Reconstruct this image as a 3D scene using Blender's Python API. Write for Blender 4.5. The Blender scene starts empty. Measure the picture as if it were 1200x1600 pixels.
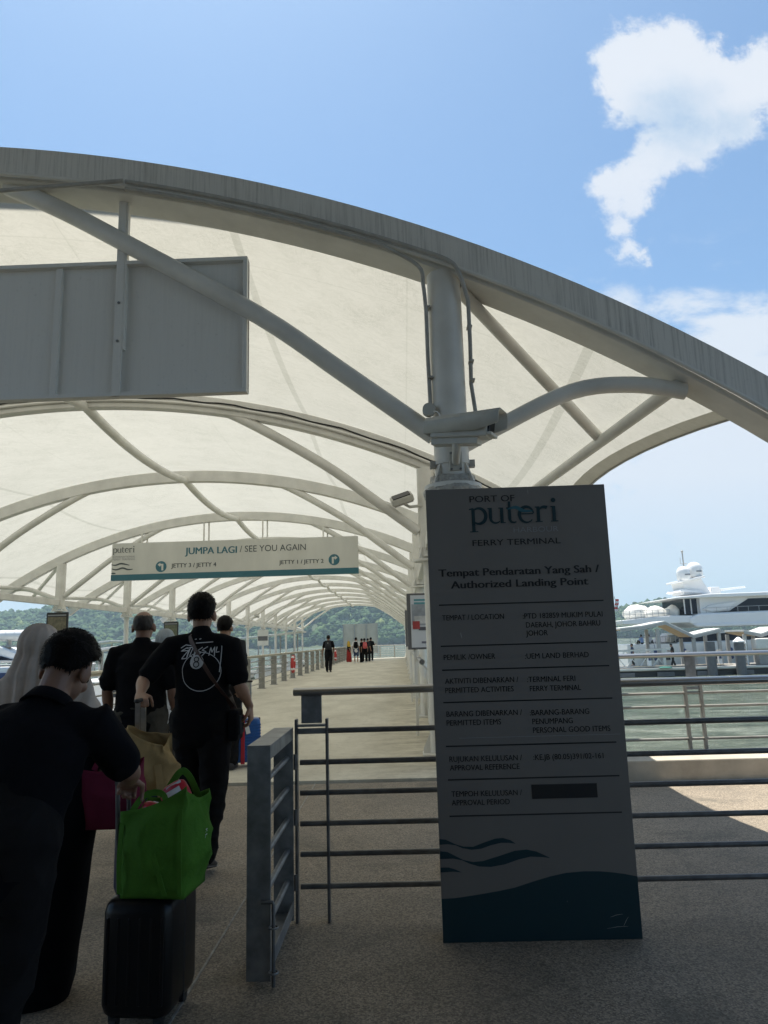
import bpy, bmesh, math, random
import numpy as np
from mathutils import Vector, Matrix, noise
from mathutils.bvhtree import BVHTree
random.seed(7)
R = math.radians
S = bpy.context.scene
COL = S.collection

# ------------------------------------------------------------------ camera
cam_d = bpy.data.cameras.new("camera"); cam = bpy.data.objects.new("camera", cam_d); COL.objects.link(cam)
cam_d.sensor_fit = 'VERTICAL'; cam_d.sensor_height = 36.0; cam_d.lens = 36.0 * 1120.0 / 1600.0
cam_d.clip_start = 0.05; cam_d.clip_end = 6000
cam.matrix_world = Matrix.Translation((0, 0, 1.42)) @ Matrix.Rotation(R(1.1160), 4, 'Z') @ Matrix.Rotation(R(90 + 10.2596), 4, 'X') @ Matrix.Rotation(R(-1.65), 4, 'Z')
S.camera = cam
S.render.resolution_x = 768; S.render.resolution_y = 1024

# ------------------------------------------------------------------ exposure
S.view_settings.view_transform = 'Standard'; S.view_settings.look = 'None'
S.view_settings.gamma = 1; S.view_settings.use_curve_mapping = False
S.view_settings.exposure = 1.05
HAZE = 0.00040
S.cycles.max_bounces = 10; S.cycles.diffuse_bounces = 6; S.cycles.transmission_bounces = 8; S.cycles.volume_bounces = 0
S.cycles.use_adaptive_sampling = True
try:
    S.cycles.use_denoising = True
    S.cycles.denoiser = 'OPENIMAGEDENOISE'
except Exception:
    pass

# ------------------------------------------------------------------ sun
SUNV = Vector((0.135, -0.25, -1.0)).normalized()
sd = bpy.data.lights.new("sun", 'SUN'); sd.energy = 4.2; sd.angle = R(0.5); sd.color = (1.0, 0.94, 0.84)
sun = bpy.data.objects.new("sun", sd); COL.objects.link(sun)
sun.rotation_euler = SUNV.to_track_quat('-Z', 'Y').to_euler(); sun.location = (0, 0, 60)
SUN_EL = math.asin(-SUNV.z); SUN_ROT = math.atan2(-SUNV.x, -SUNV.y)

# ------------------------------------------------------------------ node helpers
class NT:
    def __init__(s, tree): s.t = tree; s.n = tree.nodes; s.l = tree.links
    def add(s, typ, **kw):
        n = s.n.new(typ)
        for k, v in kw.items():
            if hasattr(n, k): setattr(n, k, v)
        return n
    def put(s, sock, v):
        if isinstance(v, bpy.types.NodeSocket): s.l.new(v, sock)
        elif v is not None:
            if sock.type == 'RGBA' and isinstance(v, (tuple, list)) and len(v) == 3: v = (*v, 1)
            sock.default_value = v
    def math(s, op, a, b=None, c=None, clamp=False):
        n = s.add('ShaderNodeMath', operation=op, use_clamp=clamp)
        for i, v in enumerate((a, b, c)):
            if v is not None: s.put(n.inputs[i], v)
        return n.outputs[0]
    def vmath(s, op, a, b=None):
        n = s.add('ShaderNodeVectorMath', operation=op)
        s.put(n.inputs[0], a)
        if b is not None: s.put(n.inputs[1], b)
        return n.outputs['Value'] if op in ('LENGTH', 'DISTANCE', 'DOT_PRODUCT') else n.outputs['Vector']
    def noise(s, vec, scale, detail=4, rough=0.55, dist=0.0):
        n = s.add('ShaderNodeTexNoise'); s.put(n.inputs['Vector'], vec)
        n.inputs['Scale'].default_value = scale; n.inputs['Detail'].default_value = detail
        n.inputs['Roughness'].default_value = rough; n.inputs['Distortion'].default_value = dist
        return n.outputs['Fac']
    def voro(s, vec, scale, feature='F1'):
        n = s.add('ShaderNodeTexVoronoi', feature=feature); s.put(n.inputs['Vector'], vec); n.inputs['Scale'].default_value = scale
        return n
    def ramp(s, fac, stops):
        n = s.add('ShaderNodeValToRGB'); s.put(n.inputs['Fac'], fac)
        e = n.color_ramp.elements
        while len(e) < len(stops): e.new(0.5)
        for i, (p, c) in enumerate(stops):
            e[i].position = p; e[i].color = (c, c, c, 1) if not isinstance(c, (tuple, list)) else (*c, 1)
        return n.outputs['Color']
    def mix(s, f, a, b, blend='MIX'):
        n = s.add('ShaderNodeMix', data_type='RGBA', blend_type=blend)
        s.put(n.inputs[0], f); s.put(n.inputs[6], a); s.put(n.inputs[7], b)
        return n.outputs[2]
    def map(s, v, a, b, c, d, smooth=False):
        n = s.add('ShaderNodeMapRange', interpolation_type='SMOOTHSTEP' if smooth else 'LINEAR'); n.clamp = True
        for i, x in enumerate((v, a, b, c, d)): s.put(n.inputs[i], x)
        return n.outputs[0]
    def scale(s, vec, sc):
        return s.vmath('MULTIPLY', vec, sc)
    def bump(s, h, strength, dist=0.01):
        n = s.add('ShaderNodeBump'); n.inputs['Strength'].default_value = strength; n.inputs['Distance'].default_value = dist
        s.put(n.inputs['Height'], h); return n.outputs['Normal']

def new_mat(name):
    m = bpy.data.materials.new(name); m.use_nodes = True
    t = NT(m.node_tree); m.node_tree.nodes.clear()
    out = t.add('ShaderNodeOutputMaterial'); b = t.add('ShaderNodeBsdfPrincipled')
    t.l.new(b.outputs[0], out.inputs[0])
    tc = t.add('ShaderNodeTexCoord')
    return m, t, b, tc.outputs['Object'], out

def pbr(name, col, rough=0.5, metal=0.0, var=None, bump=None, spec=None):
    m, t, b, oc, out = new_mat(name)
    c = (*col, 1)
    if var:
        sc, amt = var[0], var[1]; st = var[2] if len(var) > 2 else (1, 1, 1)
        n1 = t.noise(t.scale(oc, st), sc, 6, 0.6)
        f = t.map(n1, 0.3, 0.7, 0, 1)
        dark = tuple(x * (1 - amt) for x in col); lite = tuple(min(1, x * (1 + amt * 0.6)) for x in col)
        c = t.mix(f, dark, lite)
    t.put(b.inputs['Base Color'], c)
    b.inputs['Roughness'].default_value = rough; b.inputs['Metallic'].default_value = metal
    if spec is not None: b.inputs['Specular IOR Level'].default_value = spec
    if bump:
        st = bump[3] if len(bump) > 3 else (1, 1, 1)
        t.put(b.inputs['Normal'], t.bump(t.noise(t.scale(oc, st), bump[0], 4), bump[1], bump[2]))
    return m

# ------------------------------------------------------------------ sky
w = bpy.data.worlds.new("World"); S.world = w; w.use_nodes = True
t = NT(w.node_tree); w.node_tree.nodes.clear()
wo = t.add('ShaderNodeOutputWorld'); bg = t.add('ShaderNodeBackground'); t.l.new(bg.outputs[0], wo.inputs[0])
sky = t.add('ShaderNodeTexSky'); sky.sky_type = 'NISHITA'; sky.sun_disc = False
sky.sun_elevation = SUN_EL; sky.sun_rotation = SUN_ROT; sky.altitude = 0; sky.air_density = 1.0; sky.dust_density = 1.3; sky.ozone_density = 1.0
geo = t.add('ShaderNodeTexCoord'); d = geo.outputs['Generated']
sep = t.add('ShaderNodeSeparateXYZ'); t.l.new(d, sep.inputs[0])
yy = t.math('MAXIMUM', sep.outputs[1], 0.02)
u = t.math('DIVIDE', sep.outputs[0], yy); v = t.math('DIVIDE', sep.outputs[2], yy)
uv = t.add('ShaderNodeCombineXYZ'); t.l.new(u, uv.inputs[0]); t.l.new(v, uv.inputs[1]); uv = uv.outputs[0]
n1 = t.add('ShaderNodeTexNoise'); t.put(n1.inputs['Vector'], uv); n1.inputs['Scale'].default_value = 7; n1.inputs['Detail'].default_value = 9; n1.inputs['Roughness'].default_value = 0.62
off = t.vmath('MULTIPLY', t.vmath('SUBTRACT', n1.outputs['Color'], (0.5, 0.5, 0.5)), (0.15, 0.15, 0))
uvd = t.vmath('ADD', uv, off)
CLOUD = [(0.391,0.894,0.060,0.070),(0.441,0.892,0.065,0.076),(0.488,0.860,0.055,0.064),(0.401,0.830,0.055,0.063),(0.458,0.805,0.069,0.080),(0.551,0.840,0.044,0.052),(0.591,0.844,0.054,0.063),(0.65,0.86,0.07,0.075),(0.545,0.784,0.049,0.056),(0.432,0.739,0.049,0.056),(0.398,0.697,0.041,0.046),(0.352,0.680,0.033,0.040),(0.386,0.665,0.039,0.043),(0.348,0.624,0.027,0.030),(0.346,0.585,0.021,0.023),(0.362,0.570,0.016,0.013),(0.473,0.759,0.059,0.067)]
dens = None
for (a, b_, rx, ry) in CLOUD:
    dv = t.vmath('MULTIPLY', t.vmath('SUBTRACT', uvd, (a, b_, 0)), (1 / rx, 1 / ry, 0))
    q = t.math('SUBTRACT', 1.12, t.vmath('LENGTH', dv))
    if dens is None: dens = q
    else:
        sm = t.add('ShaderNodeMath', operation='SMOOTH_MAX'); t.put(sm.inputs[0], dens); t.put(sm.inputs[1], q); sm.inputs[2].default_value = 0.25
        dens = sm.outputs[0]
f1 = t.noise(uv, 11, 10, 0.68, 0.3); f2 = t.noise(uv, 30, 8, 0.7, 0.4)
wisp = t.map(v, 0.56, 0.74, 1.5, 0.75)
dens2 = t.math('ADD', dens, t.math('MULTIPLY', t.math('ADD', t.math('SUBTRACT', f1, 0.5), t.math('MULTIPLY', t.math('SUBTRACT', f2, 0.5), 0.8)), t.math('MULTIPLY', wisp, 1.35)))
alpha = t.map(dens2, -0.05, t.map(v, 0.54, 0.78, 0.95, 0.42), 0, 1, True)
alpha = t.math('MULTIPLY', alpha, t.map(v, 0.5, 0.74, 0.80, 0.98))
def soft_blob(cu, cv, ru, rv):
    dv_ = t.vmath('MULTIPLY', t.vmath('SUBTRACT', uvd, (cu, cv, 0)), (1 / ru, 1 / rv, 0)); return t.map(t.vmath('LENGTH', dv_), 0.0, 1.0, 1.0, 0.0, True)
core = t.math('MAXIMUM', soft_blob(0.45, 0.785, 0.13, 0.105), t.math('MULTIPLY', soft_blob(0.545, 0.765, 0.10, 0.07), 0.8))
core = t.math('MULTIPLY', core, t.map(f1, 0.3, 0.65, 1.25, 0.55), clamp=True)
# thick low cloud bank toward the horizon on the right, thin veil elsewhere
bank = t.noise(t.vmath('MULTIPLY', uv, (3.6, 6.0, 1)), 2.1, 9, 0.62, 0.25)
hz = t.math('DIVIDE', sep.outputs[2], 1.0)
cov = t.map(v, 0.56, 0.36, 0.0, 0.44)
covx = t.map(u, 0.0, 0.5, 0.35, 1.0)
bk = t.map(t.math('ADD', bank, t.math('MULTIPLY', cov, covx)), 0.56, 0.78, 0, 1, True)
bk = t.math('MULTIPLY', bk, t.map(v, 0.02, 0.22, 0.35, 1.0))
bk = t.math('MULTIPLY', bk, t.map(v, 0.62, 0.46, 0.0, 1.0))
front = t.map(sep.outputs[1], 0.05, 0.3, 0, 1)
bk = t.math('MULTIPLY', bk, front); alpha = t.math('MULTIPLY', alpha, front)
SKYMUL = 0.080
skyc = t.vmath('MULTIPLY', sky.outputs[0], (SKYMUL * 0.77, SKYMUL * 0.96, SKYMUL * 1.03))
haze_f = t.map(hz, 0.0, 0.42, 0.62, 0.0)
skyc = t.mix(haze_f, skyc, (0.245, 0.315, 0.40))
skyc = t.mix(bk, skyc, (0.365, 0.395, 0.44))
cl_col = t.mix(core, (0.39, 0.41, 0.445), (0.215, 0.29, 0.385))
skyc = t.mix(alpha, skyc, cl_col)
t.put(bg.inputs[0], skyc); bg.inputs[1].default_value = 1.0

# ------------------------------------------------------------------ mesh helpers
class MB:
    def __init__(s): s.v = []; s.f = []; s.m = []; s.cur = 0
    def add(s, vs, fs):
        o = len(s.v); s.v += [tuple(p) for p in vs]
        s.f += [tuple(i + o for i in f) for f in fs]; s.m += [s.cur] * len(fs)
        return s
    def box(s, c, size, rot=None):
        hx, hy, hz = [a / 2 for a in size]; c = Vector(c); vs = []
        for z in (-hz, hz):
            for (x, y) in ((-hx, -hy), (hx, -hy), (hx, hy), (-hx, hy)):
                p = Vector((x, y, z))
                if rot is not None: p = rot @ p
                vs.append(c + p)
        return s.add(vs, [(3, 2, 1, 0), (4, 5, 6, 7), (0, 1, 5, 4), (1, 2, 6, 5), (2, 3, 7, 6), (3, 0, 4, 7)])
    def bar(s, a, b, w, h, up=(0, 0, 1)):
        a, b = Vector(a), Vector(b); d = (b - a); L = d.length; d.normalize(); upv = Vector(up)
        if abs(d.dot(upv)) > 0.98: upv = Vector((0, 1, 0))
        x = d.cross(upv).normalized(); z = x.cross(d).normalized()
        return s.box((a + b) / 2, (w, L, h), Matrix((x, d, z)).transposed())
    def tube(s, pts, r, n=12, cap=True, closed=False):
        pts = [Vector(p) for p in pts]; N = len(pts)
        rs = r if isinstance(r, (list, tuple)) else [r] * N
        vs = []; fs = []; prev = None
        for i, p in enumerate(pts):
            if closed: tn = pts[(i + 1) % N] - pts[i - 1]
            else: tn = pts[min(i + 1, N - 1)] - pts[max(i - 1, 0)]
            tn.normalize()
            if prev is None:
                a = Vector((0, 0, 1)) if abs(tn.z) < 0.9 else Vector((1, 0, 0)); x = a.cross(tn).normalized()
            else: x = (prev - tn * prev.dot(tn)).normalized()
            prev = x; y = tn.cross(x)
            for k in range(n):
                a = 2 * math.pi * k / n; vs.append(p + (x * math.cos(a) + y * math.sin(a)) * rs[i])
        for i in range(N if closed else N - 1):
            j = (i + 1) % N
            for k in range(n):
                k2 = (k + 1) % n; fs.append((i * n + k, i * n + k2, j * n + k2, j * n + k))
        if cap and not closed:
            fs.append(tuple(range(n - 1, -1, -1))); fs.append(tuple((N - 1) * n + k for k in range(n)))
        return s.add(vs, fs)
    def cyl(s, a, b, r, n=20, r2=None):
        return s.tube([a, b], [r, r if r2 is None else r2], n)
    def sweep(s, pts, prof, side):
        """sweep a closed 2-D profile (a,b) along pts; a along side (constant), b along side x tangent"""
        pts = [Vector(p) for p in pts]; N = len(pts); n = len(prof); side = Vector(side).normalized(); vs = []; fs = []
        for i, p in enumerate(pts):
            tn = (pts[min(i + 1, N - 1)] - pts[max(i - 1, 0)]).normalized(); nb = tn.cross(side).normalized()
            for (a, b) in prof: vs.append(p + side * a + nb * b)
        for i in range(N - 1):
            for k in range(n):
                k2 = (k + 1) % n; fs.append((i * n + k, (i + 1) * n + k, (i + 1) * n + k2, i * n + k2))
        fs.append(tuple(range(n))); fs.append(tuple((N - 1) * n + k for k in range(n - 1, -1, -1)))
        return s.add(vs, fs)
    def prism(s, poly, a, b):
        """poly in the XZ plane, extruded along Y from a to b"""
        n = len(poly); vs = [(x, a, z) for x, z in poly] + [(x, b, z) for x, z in poly]
        fs = [tuple(range(n)), tuple(range(2 * n - 1, n - 1, -1))]
        fs += [(i, n + i, n + (i + 1) % n, (i + 1) % n) for i in range(n)]
        return s.add(vs, fs)
    def lathe(s, prof, c=(0, 0, 0), n=28, axis='Z'):
        vs = []; fs = []; c = Vector(c)
        for (r, z) in prof:
            for k in range(n):
                a = 2 * math.pi * k / n; x, y = r * math.cos(a), r * math.sin(a)
                vs.append(c + (Vector((x, y, z)) if axis == 'Z' else Vector((x, z, y)) if axis == 'Y' else Vector((z, x, y))))
        for i in range(len(prof) - 1):
            for k in range(n):
                k2 = (k + 1) % n; fs.append((i * n + k, i * n + k2, (i + 1) * n + k2, (i + 1) * n + k))
        fs.append(tuple(range(n - 1, -1, -1))); fs.append(tuple((len(prof) - 1) * n + k for k in range(n)))
        return s.add(vs, fs)
    def ellipsoid(s, c, r, rot=None, nu=20, nv=12):
        vs = []; fs = []; c = Vector(c)
        for j in range(1, nv):
            th = math.pi * j / nv
            for k in range(nu):
                a = 2 * math.pi * k / nu
                p = Vector((r[0] * math.sin(th) * math.cos(a), r[1] * math.sin(th) * math.sin(a), r[2] * math.cos(th)))
                vs.append(c + (rot @ p if rot is not None else p))
        pt = Vector((0, 0, r[2])); pb = Vector((0, 0, -r[2]))
        vs.append(c + (rot @ pt if rot is not None else pt)); vs.append(c + (rot @ pb if rot is not None else pb))
        T = len(vs) - 2; B = T + 1
        for j in range(nv - 2):
            for k in range(nu):
                k2 = (k + 1) % nu; fs.append((j * nu + k, (j + 1) * nu + k, (j + 1) * nu + k2, j * nu + k2))
        for k in range(nu):
            k2 = (k + 1) % nu; fs.append((T, k, k2)); fs.append((B, (nv - 2) * nu + k2, (nv - 2) * nu + k))
        return s.add(vs, fs)
    def limb(s, pts, radii, wide=(1, 0, 0), n=14):
        """tube of elliptical rings with rounded ends"""
        pts = [Vector(p) for p in pts]; N = len(pts); rr = [(q, q) if not isinstance(q, (tuple, list)) else q for q in radii]
        P = []; Q = []
        t0 = (pts[1] - pts[0]).normalized(); t1 = (pts[-1] - pts[-2]).normalized()
        e0 = min(rr[0]); e1 = min(rr[-1])
        for k, f in ((0.95, 0.25), (0.75, 0.66), (0.4, 0.91)): P.append(pts[0] - t0 * e0 * k); Q.append((rr[0][0] * f, rr[0][1] * f))
        P += pts; Q += rr
        for k, f in ((0.4, 0.91), (0.75, 0.66), (0.95, 0.25)): P.append(pts[-1] + t1 * e1 * k); Q.append((rr[-1][0] * f, rr[-1][1] * f))
        vs = []; fs = []; w0 = Vector(wide)
        for i, p in enumerate(P):
            tn = (P[min(i + 1, len(P) - 1)] - P[max(i - 1, 0)]).normalized()
            x = w0 - tn * w0.dot(tn)
            if x.length < 1e-3: x = Vector((0, 1, 0)) - tn * tn.y
            x.normalize(); y = tn.cross(x)
            for k in range(n):
                a = 2 * math.pi * k / n; vs.append(p + x * math.cos(a) * Q[i][0] + y * math.sin(a) * Q[i][1])
        for i in range(len(P) - 1):
            for k in range(n):
                k2 = (k + 1) % n; fs.append((i * n + k, i * n + k2, (i + 1) * n + k2, (i + 1) * n + k))
        fs.append(tuple(range(n - 1, -1, -1))); fs.append(tuple((len(P) - 1) * n + k for k in range(n)))
        return s.add(vs, fs)
    def mesh(s, name):
        me = bpy.data.meshes.new(name); me.from_pydata(s.v, [], s.f)
        if any(s.m): me.polygons.foreach_set('material_index', s.m)
        me.update(); return me
    def build(s, name, mats, parent=None, smooth=40, bevel=0, seg=2, loc=None):
        me = s.mesh(name)
        return link(name, me, mats, parent, smooth, bevel, seg, loc)

def link(name, me, mats, parent=None, smooth=40, bevel=0, seg=2, loc=None):
    for m in (mats if isinstance(mats, (list, tuple)) else [mats]): me.materials.append(m)
    if smooth:
        me.polygons.foreach_set('use_smooth', [True] * len(me.polygons))
        if smooth < 180: me.set_sharp_from_angle(angle=R(smooth))
    o = bpy.data.objects.new(name, me); COL.objects.link(o)
    if parent is not None: o.parent = parent
    if loc is not None: o.location = loc
    if bevel:
        md = o.modifiers.new('bevel', 'BEVEL'); md.width = bevel; md.segments = seg; md.limit_method = 'ANGLE'; md.angle_limit = R(35); md.harden_normals = False
    return o

def tag(o, label=None, cat=None, group=None, kind=None):
    if label: o['label'] = label
    if cat: o['category'] = cat
    if group: o['group'] = group
    if kind: o['kind'] = kind
    return o
def thing(name, label, cat, loc=(0, 0, 0), rz=0, group=None):
    o = bpy.data.objects.new(name, None); COL.objects.link(o); o.location = loc; o.rotation_euler = (0, 0, rz); o.empty_display_size = 0.2
    return tag(o, label, cat, group)
def copy_tree(o, parent=None):
    c = o.copy(); COL.objects.link(c)
    if parent is not None: c.parent = parent
    for ch in list(o.children): copy_tree(ch, c)
    return c

_tcache = {}
def text_into(mb, s_, x0, x1, z0, cap, y, bold=0.0):
    """flat lettering facing -Y, fitted between x0 and x1 on baseline z0 with the given capital height"""
    cu = bpy.data.curves.new('lettering', 'FONT'); cu.body = s_; cu.size = 1.0
    cu.resolution_u = 3
    ob = bpy.data.objects.new('lettering', cu); COL.objects.link(ob)
    bpy.context.view_layer.update()
    me = bpy.data.meshes.new_from_object(ob.evaluated_get(bpy.context.evaluated_depsgraph_get()))
    vs = [v.co.copy() for v in me.vertices]; fs = [tuple(p.vertices) for p in me.polygons]
    bpy.data.objects.remove(ob); bpy.data.curves.remove(cu); bpy.data.meshes.remove(me)
    if not vs: return
    xa = min(p.x for p in vs); xb = max(p.x for p in vs)
    sx = (x1 - x0) / (xb - xa); sz = cap / CAPH
    for k, q in enumerate((0,) if not bold else (-1, -0.5, 0, 0.5, 1)):
        mb.add([(x0 + (p.x - xa) * sx + q * bold * sx, y - 0.0001 * k, z0 + p.y * sz) for p in vs], fs)
CAPH = 0.7
def _caph():
    global CAPH
    cu = bpy.data.curves.new('h', 'FONT'); cu.body = 'H'; ob = bpy.data.objects.new('h', cu); COL.objects.link(ob)
    bpy.context.view_layer.update()
    me = bpy.data.meshes.new_from_object(ob.evaluated_get(bpy.context.evaluated_depsgraph_get()))
    CAPH = max(v.co.y for v in me.vertices); bpy.data.objects.remove(ob); bpy.data.curves.remove(cu); bpy.data.meshes.remove(me)
_caph()

def ribbon(mb, pts, ws, y, step=0.0):
    """flat stroke in the XZ plane (facing -Y) of varying width"""
    n = len(pts); ws = ws if isinstance(ws, (list, tuple)) else [ws] * n; vs = []
    for i, (x, z) in enumerate(pts):
        a = pts[max(i - 1, 0)]; b = pts[min(i + 1, n - 1)]; dx, dz = b[0] - a[0], b[1] - a[1]; L = math.hypot(dx, dz) or 1
        nx, nz = -dz / L * ws[i] / 2, dx / L * ws[i] / 2
        vs += [(x + nx, y, z + nz), (x - nx, y, z - nz)]
    mb.add(vs, [(2 * i, 2 * i + 1, 2 * i + 3, 2 * i + 2) for i in range(n - 1)])
def arc(cx, cz, rx, rz, a0, a1, n=20):
    return [(cx + rx * math.cos(R(a0 + (a1 - a0) * i / n)), cz + rz * math.sin(R(a0 + (a1 - a0) * i / n))) for i in range(n + 1)]
def smoothpath(pts, n=6):
    """Catmull-Rom through 2-D or 3-D points"""
    P = [Vector(p) for p in pts]; out = []
    for i in range(len(P) - 1):
        p0, p1, p2, p3 = P[max(i - 1, 0)], P[i], P[i + 1], P[min(i + 2, len(P) - 1)]
        for k in range(n):
            u_ = k / n
            out.append(0.5 * ((2 * p1) + (p2 - p0) * u_ + (2 * p0 - 5 * p1 + 4 * p2 - p3) * u_ ** 2 + (3 * p1 - p0 - 3 * p2 + p3) * u_ ** 3))
    out.append(P[-1]); return out
def puteri(mb, x0, x1, z0, xh, y):
    """the serif wordmark as drawn strokes; xh = x-height"""
    k = [0]
    W = 4.62; sx = (x1 - x0) / W
    def st(pts, ws):
        k[0] += 1
        ribbon(mb, [(x0 + a * sx, z0 + b * xh) for a, b in pts], [q * sx for q in (ws if isinstance(ws, list) else [ws] * len(pts))], y - k[0] * 0.00012)
    def vary(n, a, b): return [a + (b - a) * math.sin(math.pi * i / n) for i in range(n + 1)]
    # p
    st([(0.2, 1.0), (0.2, -0.5)], 0.17); st([(0.0, -0.5), (0.42, -0.5)], 0.05); st([(0.0, 0.93), (0.2, 1.0)], 0.07)
    st(arc(0.48, 0.5, 0.36, 0.5, 150, -150, 28), vary(28, 0.05, 0.18))
    # u
    b = 1.08
    st([(b, 1.0), (b, 0.35)] + arc(b + 0.26, 0.33, 0.26, 0.31, 180, 320, 12), [0.17] * 2 + [0.15 - 0.008 * i for i in range(13)]); st([(b - 0.14, 0.97), (b, 0.97)], 0.06)
    st([(b + 0.58, 1.0), (b + 0.58, 0.0)], 0.17); st([(b + 0.42, 0.97), (b + 0.58, 0.97)], 0.06); st([(b + 0.58, 0.03), (b + 0.76, 0.03)], 0.05)
    # t
    b = 2.06
    st([(b, 1.38), (b, 0.3)] + arc(b + 0.2, 0.24, 0.2, 0.22, 180, 310, 10), [0.12, 0.17] + [0.15 - 0.008 * i for i in range(11)]); st([(b - 0.16, 0.96), (b + 0.36, 0.96)], 0.07)
    # e
    b = 2.56
    st(arc(b + 0.36, 0.5, 0.36, 0.5, 8, 320, 30), [0.06 + 0.12 * math.sin(math.pi * min(1, i / 30 * 1.1)) for i in range(31)]); st([(b + 0.05, 0.55), (b + 0.7, 0.55)], 0.06)
    # r
    b = 3.52
    st([(b, 1.0), (b, 0.0)], 0.17); st([(b - 0.16, 0.03), (b + 0.2, 0.03)], 0.05); st([(b - 0.16, 0.96), (b, 0.96)], 0.06)
    st(arc(b + 0.3, 0.62, 0.28, 0.34, 170, 55, 10), [0.06 + 0.012 * i for i in range(11)])
    # i
    b = 4.32
    st([(b, 1.0), (b, 0.0)], 0.17); st([(b - 0.18, 0.03), (b + 0.2, 0.03)], 0.05); st([(b - 0.16, 0.96), (b, 0.96)], 0.06)
    k[0] += 1
    mb.add([(x0 + (b + 0.12 * math.cos(a)) * sx, y - k[0] * .00012, z0 + 1.38 * xh + 0.12 * math.sin(a) * sx) for a in [2 * math.pi * i / 14 for i in range(14)]], [tuple(range(14))])

# ------------------------------------------------------------------ materials
def streaked_steel(name, col, streak=0.5):
    m, t, b, oc, out = new_mat(name)
    sx = t.noise(t.scale(oc, (1, 1, 0.03)), 55, 4, 0.7)
    big = t.noise(oc, 1.6, 5, 0.6)
    fine = t.noise(oc, 40, 4, 0.6)
    f = t.math('MULTIPLY', t.map(sx, 0.45, 0.72, 0, 1), t.map(big, 0.3, 0.6, 0.25, 1.0))
    f = t.math('MULTIPLY', f, streak)
    c = t.mix(f, col, tuple(x * 0.22 for x in col))
    c = t.mix(t.map(fine, 0.62, 0.75, 0, 0.25), c, tuple(x * 0.45 for x in col))
    t.put(b.inputs['Base Color'], c); b.inputs['Roughness'].default_value = 0.5
    return m
M = {}
M['paint'] = pbr('white_painted_steel', (0.70, 0.69, 0.645), 0.42, 0, (3.0, 0.14), (60, 0.06, 0.002))
M['fascia'] = streaked_steel('weather_streaked_fascia', (0.70, 0.685, 0.64), 0.55)
M['board'] = streaked_steel('dusty_grey_sheet', (0.76, 0.75, 0.71), 0.08)
M['galv'] = pbr('galvanised_steel', (0.25, 0.262, 0.27), 0.45, 0.5, (9, 0.45), (30, 0.05, 0.002))
M['darkbar'] = pbr('dark_grey_steel', (0.15, 0.153, 0.155), 0.38, 0.45, (14, 0.35), (50, 0.05, 0.001))
M['stainless'] = pbr('brushed_stainless', (0.42, 0.42, 0.42), 0.28, 0.95, (20, 0.2, (0.1, 1, 1)), None)
M['cable'] = pbr('black_cable', (0.02, 0.02, 0.02), 0.5)
M['conduit'] = pbr('grey_conduit', (0.42, 0.41, 0.38), 0.5, 0, (12, 0.2))
M['signface'] = pbr('silver_grey_sign_panel', (0.182, 0.170, 0.158), 0.45, 0.0, (2.5, 0.06), (200, 0.02, 0.0005))
M['signedge'] = pbr('pale_sign_edge', (0.62, 0.62, 0.58), 0.5, 0, (6, 0.2))
M['ink'] = pbr('black_ink', (0.012, 0.013, 0.015), 0.5)
M['faintink'] = pbr('faded_ink', (0.25, 0.255, 0.265), 0.5)
M['tealink'] = pbr('dark_teal_vinyl', (0.006, 0.034, 0.046), 0.4)
M['teal'] = pbr('teal_vinyl', (0.03, 0.13, 0.17), 0.45)
M['greyink'] = pbr('dark_grey_ink', (0.045, 0.06, 0.065), 0.5)
M['signwhite'] = pbr('aged_white_sign', (0.56, 0.56, 0.52), 0.5, 0, (1.5, 0.12, (1, 1, 0.3)))
M['white'] = pbr('white_gelcoat', (0.80, 0.80, 0.79), 0.25, 0, (0.6, 0.05))
M['offwhite'] = pbr('offwhite_cover', (0.72, 0.70, 0.64), 0.7, 0, (1.2, 0.12), (2.5, 0.4, 0.08))
M['roofgrey'] = pbr('pale_grey_roof_sheet', (0.62, 0.62, 0.58), 0.5, 0, (1.5, 0.12))
M['tan'] = pbr('tan_awning', (0.50, 0.36, 0.20), 0.7, 0, (2, 0.15))
M['glass'] = pbr('dark_tinted_glass', (0.006, 0.010, 0.020), 0.12, 0, None, None, 0.25)
M['navy'] = pbr('navy_paint', (0.02, 0.04, 0.13), 0.3)
M['pile'] = pbr('grey_pile', (0.12, 0.12, 0.125), 0.6, 0, (3, 0.2))
M['dockgrey'] = pbr('dock_concrete', (0.30, 0.29, 0.27), 0.8, 0, (2, 0.2))
M['blackrub'] = pbr('black_rubber', (0.015, 0.015, 0.016), 0.6)
M['red'] = pbr('red_plastic', (0.45, 0.03, 0.025), 0.5)
M['beigerail'] = pbr('beige_rail_paint', (0.47, 0.43, 0.33), 0.5, 0, (6, 0.15))
M['post'] = pbr('grey_post_paint', (0.30, 0.29, 0.26), 0.5, 0.2, (8, 0.25))
M['lens'] = pbr('camera_lens_glass', (0.01, 0.01, 0.012), 0.08)
M['camwhite'] = pbr('cctv_housing', (0.50, 0.50, 0.46), 0.4, 0, (10, 0.1))
M['plastic'] = pbr('crinkled_clear_wrap', (0.48, 0.47, 0.43), 0.2, 0, (30, 0.3), (45, 0.9, 0.02))
M['tape'] = pbr('brown_plastic_flap', (0.13, 0.085, 0.06), 0.5)

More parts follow.
